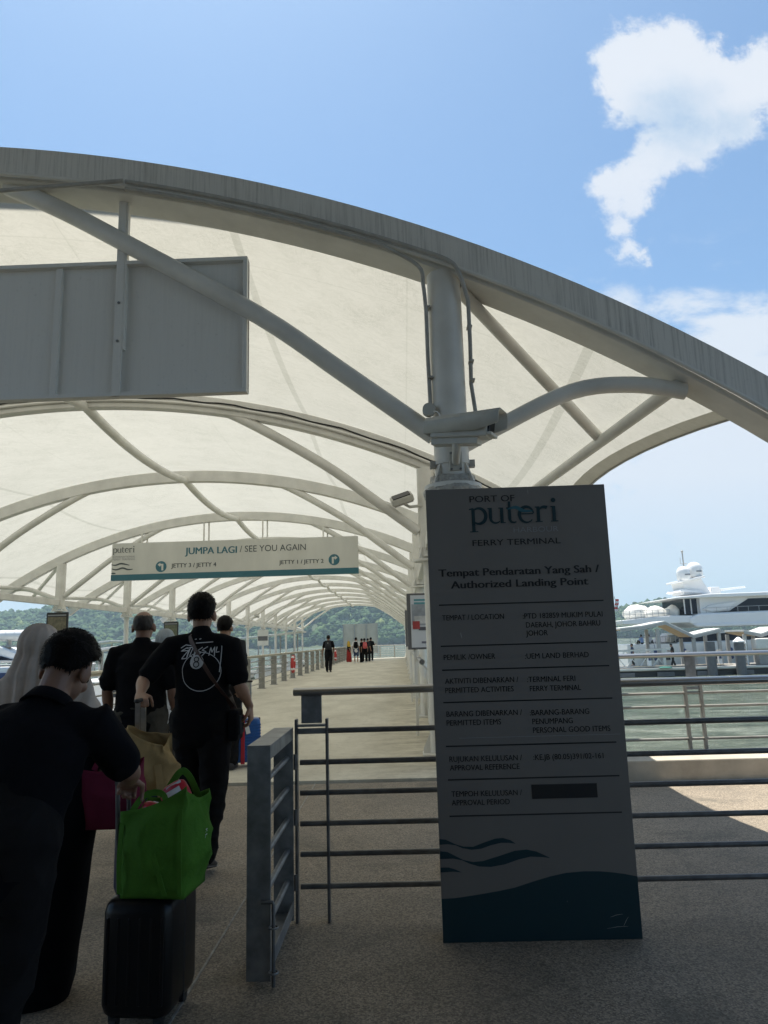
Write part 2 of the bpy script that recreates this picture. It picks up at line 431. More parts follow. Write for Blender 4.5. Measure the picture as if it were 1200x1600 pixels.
# tensile membrane: diffuse + translucent, welded seams, dirt scratches
def membrane_mat():
    m, t, b, oc, out = new_mat('pvc_membrane')
    sp = t.add('ShaderNodeSeparateXYZ'); t.put(sp.inputs[0], oc)
    ax = t.math('ABSOLUTE', sp.outputs[0])
    def band(c, w_): return t.math('LESS_THAN', t.math('ABSOLUTE', t.math('SUBTRACT', ax, c)), w_)
    seam = t.math('MAXIMUM', band(3.05, 0.035), band(5.75, 0.035))
    thin = t.math('MAXIMUM', t.math('MAXIMUM', band(1.52, 0.007), band(4.4, 0.007)), t.math('LESS_THAN', t.math('ABSOLUTE', t.math('SUBTRACT', t.math('FRACT', t.math('DIVIDE', sp.outputs[1], 1.55)), 0.5)), 0.004))
    fine_dirt = t.noise(t.vmath('MULTIPLY', t.vmath('ADD', oc, t.vmath('MULTIPLY', t.noise(oc, 3, 3), (0.6, 0.6, 0))), (1.0, 3.5, 1.0)), 9, 9, 0.72)
    scr = t.noise(t.scale(oc, (7, 1.2, 1)), 7, 6, 0.7, 0.8)
    scr2 = t.noise(t.scale(oc, (1.2, 8, 1)), 6, 6, 0.7, 0.8)
    lines = t.math('MAXIMUM', t.map(t.math('ABSOLUTE', t.math('SUBTRACT', scr, 0.5)), 0.0, 0.012, 1, 0), t.map(t.math('ABSOLUTE', t.math('SUBTRACT', scr2, 0.5)), 0.0, 0.012, 1, 0))
    lines = t.math('MULTIPLY', lines, t.map(t.noise(oc, 2.2, 4), 0.44, 0.62, 0, 0.55))
    patch = t.noise(oc, 0.8, 6, 0.65)
    dirt = t.math('ADD', t.map(fine_dirt, 0.42, 0.72, 0, 0.22), lines)
    dirt = t.math('ADD', dirt, t.map(patch, 0.42, 0.72, 0, 0.07))
    dirt = t.math('ADD', dirt, t.math('ADD', t.math('MULTIPLY', seam, 0.26), t.math('MULTIPLY', thin, 0.13)), clamp=True)
    col = t.mix(dirt, (0.52, 0.513, 0.463), (0.23, 0.235, 0.19))
    dif = t.add('ShaderNodeBsdfDiffuse'); trl = t.add('ShaderNodeBsdfTranslucent'); mx = t.add('ShaderNodeMixShader')
    t.put(dif.inputs[0], col); t.put(trl.inputs[0], col); mx.inputs[0].default_value = 0.50
    t.l.new(dif.outputs[0], mx.inputs[1]); t.l.new(trl.outputs[0], mx.inputs[2]); t.l.new(mx.outputs[0], out.inputs[0])
    return m
M['membrane'] = membrane_mat()

def plaza_mat():
    m, t, b, oc, out = new_mat('pebble_wash_paving')
    v1 = t.voro(oc, 130); v2 = t.voro(oc, 60)
    f = t.add('ShaderNodeSeparateColor'); t.put(f.inputs[0], v1.outputs['Color'])
    c = t.mix(f.outputs[0], (0.13, 0.105, 0.082), (0.52, 0.435, 0.325))
    c = t.mix(t.map(v1.outputs['Distance'], 0.0, 0.75, 0.0, 0.38), c, (0.14, 0.11, 0.08))
    big = t.noise(oc, 0.9, 6, 0.65)
    c = t.mix(t.map(big, 0.35, 0.7, 0.0, 0.5), c, (0.10, 0.09, 0.075))
    st = t.noise(t.vmath('ADD', oc, (9.3, 5.1, 0)), 1.3, 8, 0.7, 0.6)
    c = t.mix(t.map(st, 0.54, 0.68, 0.0, 0.5), c, (0.055, 0.055, 0.042))
    drip = t.noise(oc, 5.5, 6, 0.7)
    c = t.mix(t.map(drip, 0.62, 0.70, 0.0, 0.4), c, (0.07, 0.06, 0.05))
    sp = t.voro(oc, 9.0)
    c = t.mix(t.map(sp.outputs['Distance'], 0.02, 0.035, 0.6, 0.0), c, (0.55, 0.53, 0.48))
    t.put(b.inputs['Base Color'], c); b.inputs['Roughness'].default_value = 0.75
    t.put(b.inputs['Normal'], t.bump(v1.outputs['Distance'], 0.35, 0.004))
    return m
M['plaza'] = plaza_mat()
def walk_mat():
    m, t, b, oc, out = new_mat('worn_beige_concrete')
    a = t.noise(t.scale(oc, (1, 0.45, 1)), 1.1, 7, 0.65); c2 = t.noise(oc, 9, 6, 0.7); fine = t.noise(oc, 110, 3, 0.6)
    c = t.mix(t.map(a, 0.3, 0.72, 0, 1), (0.47, 0.43, 0.335), (0.70, 0.655, 0.535))
    c = t.mix(t.map(c2, 0.5, 0.75, 0, 0.4), c, (0.22, 0.185, 0.13))
    c = t.mix(t.map(fine, 0.55, 0.75, 0, 0.25), c, (0.16, 0.14, 0.10))
    sp = t.add('ShaderNodeSeparateXYZ'); t.put(sp.inputs[0], oc)
    fr = t.math('FRACT', t.math('DIVIDE', sp.outputs[1], 4.65))
    c = t.mix(t.math('MULTIPLY', t.math('LESS_THAN', fr, 0.003), 0.6), c, (0.08, 0.07, 0.055))
    # damp stains along the wall side
    edge = t.map(sp.outputs[0], -0.9, 0.4, 0, 1)
    c = t.mix(t.math('MULTIPLY', edge, t.map(t.noise(t.scale(oc, (1, 2.5, 1)), 1.6, 6, 0.7), 0.42, 0.7, 0, 0.7)), c, (0.13, 0.11, 0.08))
    t.put(b.inputs['Base Color'], c); b.inputs['Roughness'].default_value = 0.8
    t.put(b.inputs['Normal'], t.bump(fine, 0.15, 0.003))
    return m
M['walk'] = walk_mat()
M['kerb'] = pbr('kerb_concrete', (0.44, 0.40, 0.33), 0.8, 0, (4, 0.25), (40, 0.2, 0.003))
def water_mat():
    m, t, b, oc, out = new_mat('harbour_water')
    n1 = t.noise(t.scale(oc, (0.7, 1.5, 1)), 1.7, 6, 0.62, 0.4); n2 = t.noise(t.scale(oc, (0.6, 1.8, 1)), 0.22, 4, 0.6, 0.5)
    big = t.noise(t.scale(oc, (0.25, 1, 1)), 0.05, 4, 0.6)
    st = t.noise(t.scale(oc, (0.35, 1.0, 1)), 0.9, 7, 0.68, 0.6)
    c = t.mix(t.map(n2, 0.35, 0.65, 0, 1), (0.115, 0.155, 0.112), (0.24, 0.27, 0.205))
    c = t.mix(t.map(st, 0.52, 0.66, 0, 0.75), c, (0.46, 0.50, 0.41)); c = t.mix(t.map(st, 0.34, 0.46, 0.6, 0), c, (0.04, 0.075, 0.045))  # murk patches plus pale and dark ripple reflections painted into the base colour
    t.put(b.inputs['Base Color'], c)
    t.put(b.inputs['Roughness'], t.map(big, 0.4, 0.6, 0.02, 0.10))
    b.inputs['IOR'].default_value = 1.33; b.inputs['Specular IOR Level'].default_value = 0.6
    h = t.math('ADD', t.math('MULTIPLY', n1, 0.55), t.math('ADD', t.math('MULTIPLY', n2, 1.3), t.math('MULTIPLY', st, 0.9)))
    t.put(b.inputs['Normal'], t.bump(h, 1.0, 1.0))
    return m
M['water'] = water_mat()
def forest_mat():
    m, t, b, oc, out = new_mat('broadleaf_forest')
    at = t.add('ShaderNodeAttribute', attribute_name='tint')
    n = t.noise(oc, 0.55, 5, 0.7)
    c = t.ramp(at.outputs['Fac'], [(0.0, (0.028, 0.058, 0.022)), (0.5, (0.05, 0.095, 0.03)), (0.85, (0.085, 0.13, 0.04)), (1.0, (0.15, 0.19, 0.055))])
    c = t.mix(t.map(n, 0.35, 0.7, 0, 0.6), c, (0.02, 0.045, 0.02))
    t.put(b.inputs['Base Color'], c); b.inputs['Roughness'].default_value = 0.85; b.inputs['Specular IOR Level'].default_value = 0.15
    return m
M['forest'] = forest_mat()
M['soil'] = pbr('hill_soil', (0.05, 0.07, 0.03), 0.95)
M['wall'] = pbr('terminal_wall', (0.27, 0.24, 0.20), 0.8, 0, (1, 0.15))
M['soffit'] = pbr('terminal_soffit', (0.35, 0.31, 0.25), 0.8)

# ================================================================== GROUND, WATER, HILLS
def struct(name, mb, m, smooth=0, bevel=0): return tag(mb.build(name, m, None, smooth, bevel), kind='structure')
Y_J = 7.9; Y_END = 66.0; XC = -4.27; XR = 0.39; XL = -8.90
mb = MB(); mb.box((4.0, -4.05, -0.3), (18.0, Y_J * 2 + 8.0 - 0.04 - 0.2, 0.6)); mb.v = [(x, min(y, Y_J - 0.02), z) for x, y, z in mb.v]
mb.v = [(-5.0 if x < 0 else 13.0, y if y > 0 else -14.0, z) for x, y, z in mb.v]
struct('plaza', mb, M['plaza'])
mb = MB(); mb.box(((-6.3 + 0.78) / 2, (Y_J + Y_END) / 2 + 0.01, -0.25), (7.08, Y_END - Y_J - 0.02, 0.5))
struct('walkway', mb, M['walk'])
mb = MB(); mb.box((-0.94, 3.4, 0.002), (0.010, 8.7, 0.004)); struct('painted_line', mb, pbr('worn_line_paint', (0.34, 0.32, 0.28), 0.8, 0, (20, 0.5)))
mb = MB(); mb.box((7.0, 7.665, 0.085), (12.3, 0.43, 0.22)); struct('kerb', mb, M['kerb'], 0, 0.012)
mb = MB(); mb.box((7.0, 8.2, 0.0), (12.3, 0.55, 0.16)); mb.box((7.0, 8.2, -1.0), (12.3, 0.4, 1.9)); struct('quay_fender', mb, M['blackrub'])
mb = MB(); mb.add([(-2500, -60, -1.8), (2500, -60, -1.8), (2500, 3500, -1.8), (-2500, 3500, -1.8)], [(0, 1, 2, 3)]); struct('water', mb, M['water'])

# hills across the water: a heightfield with a measured crest, then a continuous wood on it
CREST = [(-900, 26), (-600, 28), (-337, 27), (-293, 31), (-255, 37), (-200, 45), (-150, 52), (-90, 58), (-40, 60), (0, 52), (40, 38), (80, 24), (120, 15), (160, 11), (178, 15), (205, 21), (225, 23.5), (260, 21), (330, 16), (450, 14), (700, 16), (1200, 16)]
def crest(x):
    for (a, ha), (b, hb) in zip(CREST, CREST[1:]):
        if a <= x <= b:
            q = (x - a) / (b - a); return ha + (hb - ha) * (q * q * (3 - 2 * q))
    return 14
def hill_h(x, y):
    q = (y - 560) / 190.0; xs = x * 600.0 / y
    if q < 0: return -3.0 + 3 * q
    e = min(1, q) ; e = e * e * (3 - 2 * e)
    return -2.2 + (crest(xs) * (y / 600) + 2 + 3 * noise.noise((x * .012, y * .012, 0))) * e
mb = MB(); nx, ny = 110, 18
for j in range(ny):
    yv = 545 + 500 * (j / (ny - 1)) ** 1.4
    for i in range(nx):
        xv = -900 + 2100 * i / (nx - 1); mb.v.append((xv, yv, hill_h(xv, yv)))
for j in range(ny - 1):
    for i in range(nx - 1): a = j * nx + i; mb.f.append((a, a + 1, a + nx + 1, a + nx)); mb.m.append(0)
struct('hills', mb, M['soil'], 180)
def forest():
    rng = np.random.default_rng(3)
    bm = bmesh.new(); bmesh.ops.create_icosphere(bm, subdivisions=1, radius=1.0)
    bv = np.array([v.co[:] for v in bm.verts]); bf = np.array([[v.index for v in f.verts] for f in bm.faces]); bm.free()
    V = []; F = []; T = []; o = 0
    def blob(c, r, tint):
        nonlocal o
        jit = 1 + 0.22 * rng.standard_normal((len(bv), 1)); V.append(bv * jit * r + c); F.append(bf + o); T.append(np.full(len(bv), tint)); o += len(bv)
    cnt = 0
    while cnt < 7200:
        y = 562 + 250 * rng.random() ** 1.3; xs = rng.uniform(-420, 330); x = xs * y / 600
        if -60 < xs < 75 or -420 < xs < -90 or 165 < xs < 330 or rng.random() < 0.35: pass
        else: continue
        h = hill_h(x, y)
        if h < -1.2: continue
        cnt += 1
        r = rng.uniform(2.5, 5.4) * (1.25 if rng.random() < 0.1 else 1); top = rng.uniform(0.9, 1.25)
        tint = float(np.clip(rng.normal(0.42, 0.2), 0, 0.9)); 
        if rng.random() < 0.03: tint = 1.0
        c = np.array([x, y, h + r * 0.75])
        blob(c, np.array([r, r, r * 0.8 * top]), tint)
        for k in range(7):
            a = rng.uniform(0, 6.283); e = rng.uniform(-0.1, 1.2); rr = r * rng.uniform(0.28, 0.5)
            blob(c + np.array([math.cos(a) * math.cos(e), math.sin(a) * math.cos(e), math.sin(e) * 0.85 * top]) * r * 0.9, np.array([rr, rr, rr * 0.8]), float(np.clip(tint + rng.normal(0, 0.1), 0, 1)))
    V = np.concatenate(V); F = np.concatenate(F); T = np.concatenate(T)
    me = bpy.data.meshes.new('forest'); me.vertices.add(len(V)); me.vertices.foreach_set('co', V.astype(np.float32).ravel())
    me.loops.add(F.size); me.loops.foreach_set('vertex_index', F.astype(np.int32).ravel())
    me.polygons.add(len(F)); me.polygons.foreach_set('loop_start', np.arange(0, F.size, 3, dtype=np.int32))
    me.update(calc_edges=True); me.validate()
    at = me.attributes.new('tint', 'FLOAT', 'POINT'); at.data.foreach_set('value', T.astype(np.float32))
    tag(link('forest', me, M['forest'], None, 180), 'dense broadleaf wood covering the hills across the water', 'forest', kind='stuff')
forest()

# ================================================================== TERMINAL BUILDING (unseen, behind the camera; roof and wall sized to shade the foreground)
tb = thing('unseen_terminal', 'unseen ferry terminal hall with a high roof sized to shade the front paving', 'building', (0, 0, 0))
mb = MB(); mb.box((-1.5, -1.08, 9.75), (18, 14.84, 0.5)); mb.build('roof', M['soffit'], tb, 0)
mb = MB(); mb.box((-1.5, -8.1, 4.75), (18, 0.3, 9.5)); mb.build('wall', M['wall'], tb, 0)
mb = MB(); mb.box((-11, -5.5, -0.32), (12.2, 17.0, 0.62)); mb.build('floor_slab', M['plaza'], tb, 0)

# ================================================================== TENSILE CANOPY
NA = 14; Y1 = 4.75; BAY = 4.65
def ay(k): return Y1 + k * BAY
def ztop(k, a):
    R_, z0 = (12.0, 5.03) if k == 0 else (11.2, 4.94)
    return z0 - (R_ - math.sqrt(R_ * R_ - a * a))
can = thing('tensile_canopy', 'long white barrel vaulted membrane canopy on steel arches over the walkway', 'canopy', (XC, Y1, 0))
OX, OY = XC, Y1                                         # parts are modelled relative to the canopy base
def crel(p): return (p[0] - OX, p[1] - OY, p[2])
AEND = 7.05
# arches
for k in range(NA):
    mb = MB(); n = 64; ae = AEND if k == 0 else 6.68
    pts = [(a, k * BAY, ztop(k, a)) for a in [-ae + 2 * ae * i / n for i in range(n + 1)]]
    if k == 0:
        mb.sweep(pts, [(0.03, -0.045), (0.33, -0.045), (0.33, 0.0), (0.03, 0.0)], (0, 1, 0))
    else:
        mb.sweep(pts, [(-0.075, -0.24), (0.075, -0.24), (0.075, -0.012), (-0.075, -0.012)], (0, 1, 0))
    ab = mb.build('arch_beam', M['paint'], can, 30, 0.012)
    if k == 0:
        mb = MB(); mb.sweep(pts, [(-0.012, -0.005), (0.028, -0.005), (0.028, 0.205), (-0.012, 0.205)], (0, 1, 0)); mb.build('fascia', M['fascia'], ab, 30)
        mb = MB(); mb.tube([(p[0], p[1] - 0.02, p[2] - 0.022) for p in pts], 0.016, 8); mb.build('lip', M['paint'], ab, 60)
    if k == 1:
        mb = MB(); mb.tube([(p[0], p[1] - 0.09, p[2] - 0.10 + 0.012 * math.sin(i * 1.7)) for i, p in enumerate(pts)], 0.011, 6); mb.build('cable', M['cable'], ab, 60)
        mb = MB(); mb.tube([(p[0], p[1] - 0.10, p[2] - 0.15) for i, p in enumerate(pts)], 0.022, 8); mb.build('conduit', M['paint'], ab, 60)
# membranes
for k in range(NA - 1):
    mb = MB(); nu, nv = 72, 12; edge = {-1: [], 1: []}
    for j in range(nv + 1):
        v_ = j / nv; q = 4 * v_ * (1 - v_); am = (6.75 * (1 - v_) + 6.57 * v_ - 0.34 * q) if k == 0 else 6.57 - 0.24 * q; yo = 0.30 * (1 - v_) if k == 0 else 0
        for i in range(nu + 1):
            a = -am + 2 * am * i / nu
            z = ztop(k, a) * (1 - v_) + ztop(k + 1, a) * v_ - (0.17 - 0.06 * abs(a) / 6.57) * q + 0.004
            if k == 0 and j == 0: z += 0.0
            mb.v.append((a, (k + v_) * BAY + yo, z))
            if i == 0: edge[-1].append((a, (k + v_) * BAY + yo, z))
            if i == nu: edge[1].append((a, (k + v_) * BAY + yo, z))
    for j in range(nv):
        for i in range(nu): b = j * (nu + 1) + i; mb.f.append((b, b + 1, b + nu + 2, b + nu + 1)); mb.m.append(0)
    o = mb.build('membrane', M['membrane'], can, 180)
    for s_ in (-1, 1):
        m2 = MB(); m2.tube(edge[s_], 0.016, 6); m2.build('edge_cable', M['conduit'], o, 60)
        m2 = MB(); ep = edge[s_]; m2.add([(x, y, z - 0.012) for x, y, z in ep] + [(x - s_ * 0.13, y, z + 0.055) for x, y, z in ep], [(i, i + 1, len(ep) + i + 1, len(ep) + i) for i in range(len(ep) - 1)])
        m2.build('hem', M['membrane'], o, 180)
# columns and their struts
def mir(p, s_): return (p[0] * s_, p[1], p[2])           # s_=+1 right side (walkway), -1 left side
CA = XR - XC
def column(k, s_):
    y = k * BAY; zt = ztop(k, CA) - (0.04 if k == 0 else 0.235); x = CA * s_
    yc = y + (0.14 if k == 0 else 0)
    mb = MB(); mb.cyl((x, yc, 2.5), (x, yc, zt), 0.122, 24); mb.tube([(x, yc, 0.0), (x, yc, 2.45)], 0.075, 20)
    c = mb.build('column', M['paint'], can, 40)
    mb = MB(); mb.lathe([(0.20, 2.44), (0.20, 2.47), (0.115, 2.475)], (x, yc, 0), 28)
    for q in range(4):
        a = math.pi / 4 + q * math.pi / 2; dx, dy = math.cos(a), math.sin(a)
        mb.add([(x + dx * .1 - dy * .006, yc + dy * .1 + dx * .006, 2.47), (x + dx * .195 - dy * .006, yc + dy * .195 + dx * .006, 2.47), (x + dx * .105 - dy * .006, yc + dy * .105 + dx * .006, 2.66),
                (x + dx * .1 + dy * .006, yc + dy * .1 - dx * .006, 2.47), (x + dx * .195 + dy * .006, yc + dy * .195 - dx * .006, 2.47), (x + dx * .105 + dy * .006, yc + dy * .105 - dx * .006, 2.66)],
               [(0, 1, 2), (5, 4, 3), (0, 3, 4, 1), (1, 4, 5, 2), (2, 5, 3, 0)])
    mb.lathe([(0.131, 2.615), (0.131, 2.645)], (x, yc, 0), 24)
    mb.build('flange', M['paint'], c, 40)
    mb = MB(); mb.box((x, yc, 0.018), (0.34, 0.34, 0.03)); 
    for q in range(4):
        a = q * math.pi / 2; dx, dy = math.cos(a), math.sin(a)
        mb.add([(x + dx * .07, yc + dy * .07, 0.03), (x + dx * .16, yc + dy * .16, 0.03), (x + dx * .16, yc + dy * .16, 0.09), (x + dx * .075, yc + dy * .075, 0.27)], [(0, 1, 2, 3)])
    mb.build('base_plate', M['paint'], c, 0)
    dz = 0 if k == 0 else 0.0
    ins = [(0.275, 2.84), (-0.35, 3.325), (-0.964, 3.794), (-1.9, 4.37), (-2.45, 4.70 if k == 0 else 4.635), (-2.9, 4.93 if k == 0 else 4.70)]
    mb = MB(); mb.tube(smoothpath([((px - XC) * s_, yc, pz) for px, pz in ins], 5), 0.068, 16); mb.build('strut', M['paint'], can, 60)
    outs = [(0.40, 2.72), (0.69, 2.87), (1.26, 3.13), (1.70, 3.165), (2.06, 3.10)]
    lw = 0 if k == 0 else 0.17
    mb = MB(); mb.tube(smoothpath([((px - XC) * s_, yc, pz - lw * (px - 0.4) / 1.66) for px, pz in outs], 5), 0.058, 16); mb.build('bracket_arm', M['paint'], can, 60)
    if k < NA - 1:
        yn = y + BAY; za = ztop(k, 6.27) - (0.12 if k == 0 else 0.17); zb = ztop(k + 1, 5.7) - 0.30
        mb = MB(); mb.cyl((6.27 * s_, yc, za), (5.70 * s_, yn, zb), 0.052, 16); mb.build('edge_purlin', M['paint'], can, 60)
        mb = MB(); mb.cyl(((CA + 0.1) * s_, yc + 0.02, zt - 0.08), ((6.27 - .57 * .3) * s_, yc + (yn - yc) * 0.30, za + (zb - za) * .3 + 0.03), 0.048, 16); mb.build('brace', M['paint'], can, 60)
        mb = MB(); mb.box((x, (yc + yn) / 2, 2.66), (0.10, yn - yc - 0.2, 0.15)); mb.build('eave_beam', M['paint'], can, 0, 0.01)
for k in range(NA):
    for s_ in (1, -1): column(k, s_)
for k in range(NA - 1):
    za = ztop(k, 0) - 0.2; zb = ztop(k + 1, 0) - 0.2; pts = []
    for i in range(13):
        q = i / 12; pts.append((0, (k + q) * BAY, za + (zb - za) * q - 0.16 * 4 * q * (1 - q)))
    mb = MB(); mb.tube(pts, 0.07, 14); mb.build('ridge_tube', M['paint'], can, 60)
# crinkled wrap tied round the first column's head
mb = MB(); 
prof = []
for i in range(9): prof.append((0.155 + 0.055 * math.sin(math.pi * min(1, i / 6.0)), 2.36 + 0.17 * i / 8))
mb.lathe(prof, (XR, Y1 + 0.14, 0), 40)
mb.v = [(x + 0.016 * noise.noise((x * 22, y * 22, z * 30)), y + 0.016 * noise.noise((x * 20 + 7, y * 25, z * 30)), z + 0.02 * noise.noise((x * 18, y * 18 + 3, z * 10))) for x, y, z in mb.v]
wr = mb.build('plastic_wrap', M['plastic'], None, 180); tag(wr, 'crinkled grey plastic wrapped around the column head above the grey notice pylon', 'wrapping')

# conduits and cable on the first arch and column
cd = thing('cable_conduit', 'pair of thin grey conduits running along the front arch and down its column', 'conduit', (XR, Y1, 3.9))
def arch_pt(a, dz, y): return (XC + a, y, ztop(0, a) + dz)
def cpart(pts, r, name='pipe'):
    mb = MB(); mb.tube([(x - XR, y - Y1, z - 3.9) for x, y, z in pts], r, 8); return mb.build(name, M['conduit'], cd, 60)
pA = [(-3.6, 4.60, 4.79), (-1.95, 4.66, 4.80)] 
cpart([(-4.6, 4.62, 4.63), (-1.92, 4.66, 4.775)], 0.016)
run = [arch_pt(a, -0.055, 4.705) for a in np.linspace(2.35, 4.22, 16)]
run += [tuple(p) for p in smoothpath([(XC + 4.22, 4.705, ztop(0, 4.22) - 0.055), (XR - 0.25 + 0.06, 4.72, 4.05), (XR - 0.155, 4.78, 3.93), (XR - 0.14, 4.82, 3.75)], 5)] + [(XR - 0.14, 4.84, 3.4), (XR - 0.135, 4.85, 3.02)]
cpart(run, 0.015)
run = [arch_pt(a, 0.0, 4.70) for a in np.linspace(2.35, 4.45, 16)]
run += [tuple(p) for p in smoothpath([(XC + 4.45, 4.70, ztop(0, 4.45)), (XR + 0.02, 4.70, 4.075), (XR + 0.10, 4.72, 3.98), (XR + 0.16, 4.78, 3.80)], 5)] + [(XR + 0.165, 4.83, 3.5), (XR + 0.16, 4.86, 3.2), (XR + 0.19, 4.86, 2.9)]
cpart(run, 0.015)
for (x, z) in ((XR - 0.128, 3.78), (XR - 0.128, 3.25), (XR + 0.165, 3.62), (XR + 0.165, 3.36), (XR + 0.165, 3.22)):
    mb = MB(); mb.box((x - XR, 0.09, z - 3.9), (0.036, 0.07, 0.012)); mb.build('clip', M['conduit'], cd, 0)
mb = MB(); mb.cyl((XR - 0.15 - XR, 0.02, 3.0 - 3.9), (XR - 0.15 - XR, 0.075, 3.0 - 3.9), 0.045, 18); mb.build('junction_box', M['camwhite'], cd, 40)
mb = MB(); mb.tube([(p[0] - XR, p[1] - Y1, p[2] - 3.9) for p in smoothpath([(XR - 0.12, 4.77, 2.98), (XR - 0.09, 4.74, 2.96), (XR - 0.07, 4.70, 2.88)], 5)], 0.005, 6); mb.build('lead', M['white'], cd, 60)

# CCTV camera bracketed to the column
cc = thing('cctv_camera', 'beige box security camera with hood on the column above the grey pylon', 'security camera', (0.40, 4.56, 2.62))
Rc = Matrix.Rotation(R(-26), 3, 'Z') @ Matrix.Rotation(R(7), 3, 'Y')
def rc(mb, c=(0.06, 0, 0.175)): mb.v = [tuple(Vector(c) + Rc @ (Vector((p[0], p[1] * 1.1, p[2] * 1.25)) * 1.1)) for p in mb.v]; return mb
mb = MB()   # hood: long tapered shell along local X, lens end at +X
sec = lambda x, w_, zt_, zb_: [(x, -w_, zb_), (x, -w_, zt_ - 0.02), (x, -w_ + 0.02, zt_), (x, w_ - 0.02, zt_), (x, w_, zt_ - 0.02), (x, w_, zb_)]
secs = [sec(-0.24, 0.05, 0.045, -0.035), sec(0.10, 0.068, 0.062, -0.03), sec(0.235, 0.075, 0.07, 0.0)]
for i, q in enumerate(secs): mb.v += q
for i in range(2):
    for j in range(5): a = i * 6 + j; mb.f.append((a, a + 1, a + 7, a + 6)); mb.m.append(0)
mb.f.append((5, 4, 3, 2, 1, 0)); mb.m.append(0)
h = rc(mb).build('hood', M['camwhite'], cc, 40); md = h.modifiers.new('shell', 'SOLIDIFY'); md.thickness = 0.006
mb = MB(); mb.box((-0.02, 0, -0.012), (0.36, 0.105, 0.09)); rc(mb).build('body', M['camwhite'], cc, 0, 0.01)
mb = MB(); mb.box((0.165, 0, 0.0), (0.012, 0.09, 0.07)); rc(mb).build('window', M['lens'], cc, 0, 0.004)
mb = MB(); mb.box((0.175, 0, -0.044), (0.03, 0.105, 0.016)); mb.box((-0.05, 0, -0.07), (0.30, 0.07, 0.035)); rc(mb).build('underside_tray', M['camwhite'], cc, 0, 0.006)
mb = MB(); mb.tube(smoothpath([(-0.01, 0.02, 0.09), (0.0, 0.02, 0.05), (0.0, 0.05, 0.01), (0.0, 0.12, -0.03)], 5), 0.028, 14); mb.build('bracket_arm', M['camwhite'], cc, 60)
mb = MB(); mb.box((0.0, 0.135, -0.02), (0.085, 0.02, 0.13)); mb.build('bracket_plate', M['camwhite'], cc, 0, 0.003)
mb = MB()
for (x, z) in ((-0.03, -0.075), (0.03, -0.075), (-0.03, 0.035)): mb.cyl((x, 0.125, z), (x, 0.115, z), 0.008, 10)
mb.build('bolt', M['galv'], cc, 40)
mb = MB(); mb.lathe([(0.117, -0.015), (0.117, 0.015)], (XR - 0.40, Y1 + 0.14 - 4.56, 0.0), 28); mb.box((XR - 0.40 - 0.135, 0.30, 0), (0.04, 0.05, 0.05)); mb.box((XR - 0.40 + 0.135, 0.30, 0), (0.04, 0.05, 0.05)); mb.build('strap_clamp', M['conduit'], cc, 40)

# floodlights on the columns
def floodlight(loc, label):
    f = thing('floodlight', label, 'floodlight', loc, 0, 'floodlights on the canopy columns')
    Rm = Matrix.Rotation(R(-18), 3, 'Y') @ Matrix.Rotation(R(25), 3, 'X')
    mb = MB(); mb.box((-0.16, 0, 0.06), (0.30, 0.22, 0.09), Rm); mb.build('housing', M['camwhite'], f, 0, 0.015)
    mb = MB(); mb.box(Vector((-0.16, 0, 0.06)) + Rm @ Vector((0.0, -0.02, -0.05)), (0.26, 0.18, 0.012), Rm); mb.build('lens_frame', M['conduit'], f, 0)
    mb = MB(); mb.box(Vector((-0.16, 0, 0.06)) + Rm @ Vector((0.0, 0, 0.05)), (0.24, 0.20, 0.014), Rm); mb.build('top_cover', M['cable'], f, 0)
    mb = MB(); mb.tube([(-0.14, 0, 0.0), (-0.06, 0, -0.05), (0.06, 0, -0.04), (0.16, 0.02, -0.04)], 0.02, 10); mb.build('bracket', M['camwhite'], f, 60)
    return f
floodlight((0.22, ay(1) - 0.1, 3.21), 'white floodlight bracketed to the second right hand column beside the pylon top')
f2 = floodlight((0, 0, 0), 'small floodlight on a far left canopy column behind the waiting man'); f2.location = (XL + 0.35, ay(8), 3.05); f2.rotation_euler = (0, 0, math.pi)

# ================================================================== HANGING SIGNS
hb = thing('hanging_signboard', 'bare grey back of a large signboard hung from the front arch', 'signboard', (XC, 4.93, 3.22))
bx0, bx1, bh = -3.15, 3.21, 1.06
mb = MB(); mb.box(((bx0 + bx1) / 2, 0.03, bh / 2), (bx1 - bx0, 0.04, bh - 0.02)); mb.build('panel', M['board'], hb, 0)
mb = MB()
for (c, s_) in ((((bx0 + bx1) / 2, 0, bh - 0.015), (bx1 - bx0, 0.07, 0.03)), (((bx0 + bx1) / 2, 0, 0.015), (bx1 - bx0, 0.07, 0.03)), ((bx0 + 0.015, 0, bh / 2), (0.03, 0.07, bh - 0.06)), ((bx1 - 0.015, 0, bh / 2), (0.03, 0.07, bh - 0.06))): mb.box(c, s_)
mb.build('frame', M['board'], hb, 0, 0.003)
for x in (1.79, 0.4, -1.0, -2.2):
    mb = MB(); mb.box((x, -0.003, bh / 2), (0.045, 0.03, bh - 0.064)); mb.build('rib', M['board'], hb, 0, 0.003)
for x in (2.26, -2.26):
    zt = ztop(0, x) - 0.045 - 3.22
    mb = MB(); mb.box((x, -0.028, (zt + 0.0) / 2), (0.06, 0.02, zt)); mb.box((x + 0.037, -0.012, (zt + 0.36) / 2), (0.014, 0.045, zt - 0.36)); mb.build('hanger', M['board'], hb, 0, 0.002)
    mb = MB()
    for z in (0.42, 0.72): mb.cyl((x, -0.038, z), (x, -0.046, z), 0.010, 10)
    mb.build('bolt', M['galv'], hb, 40)

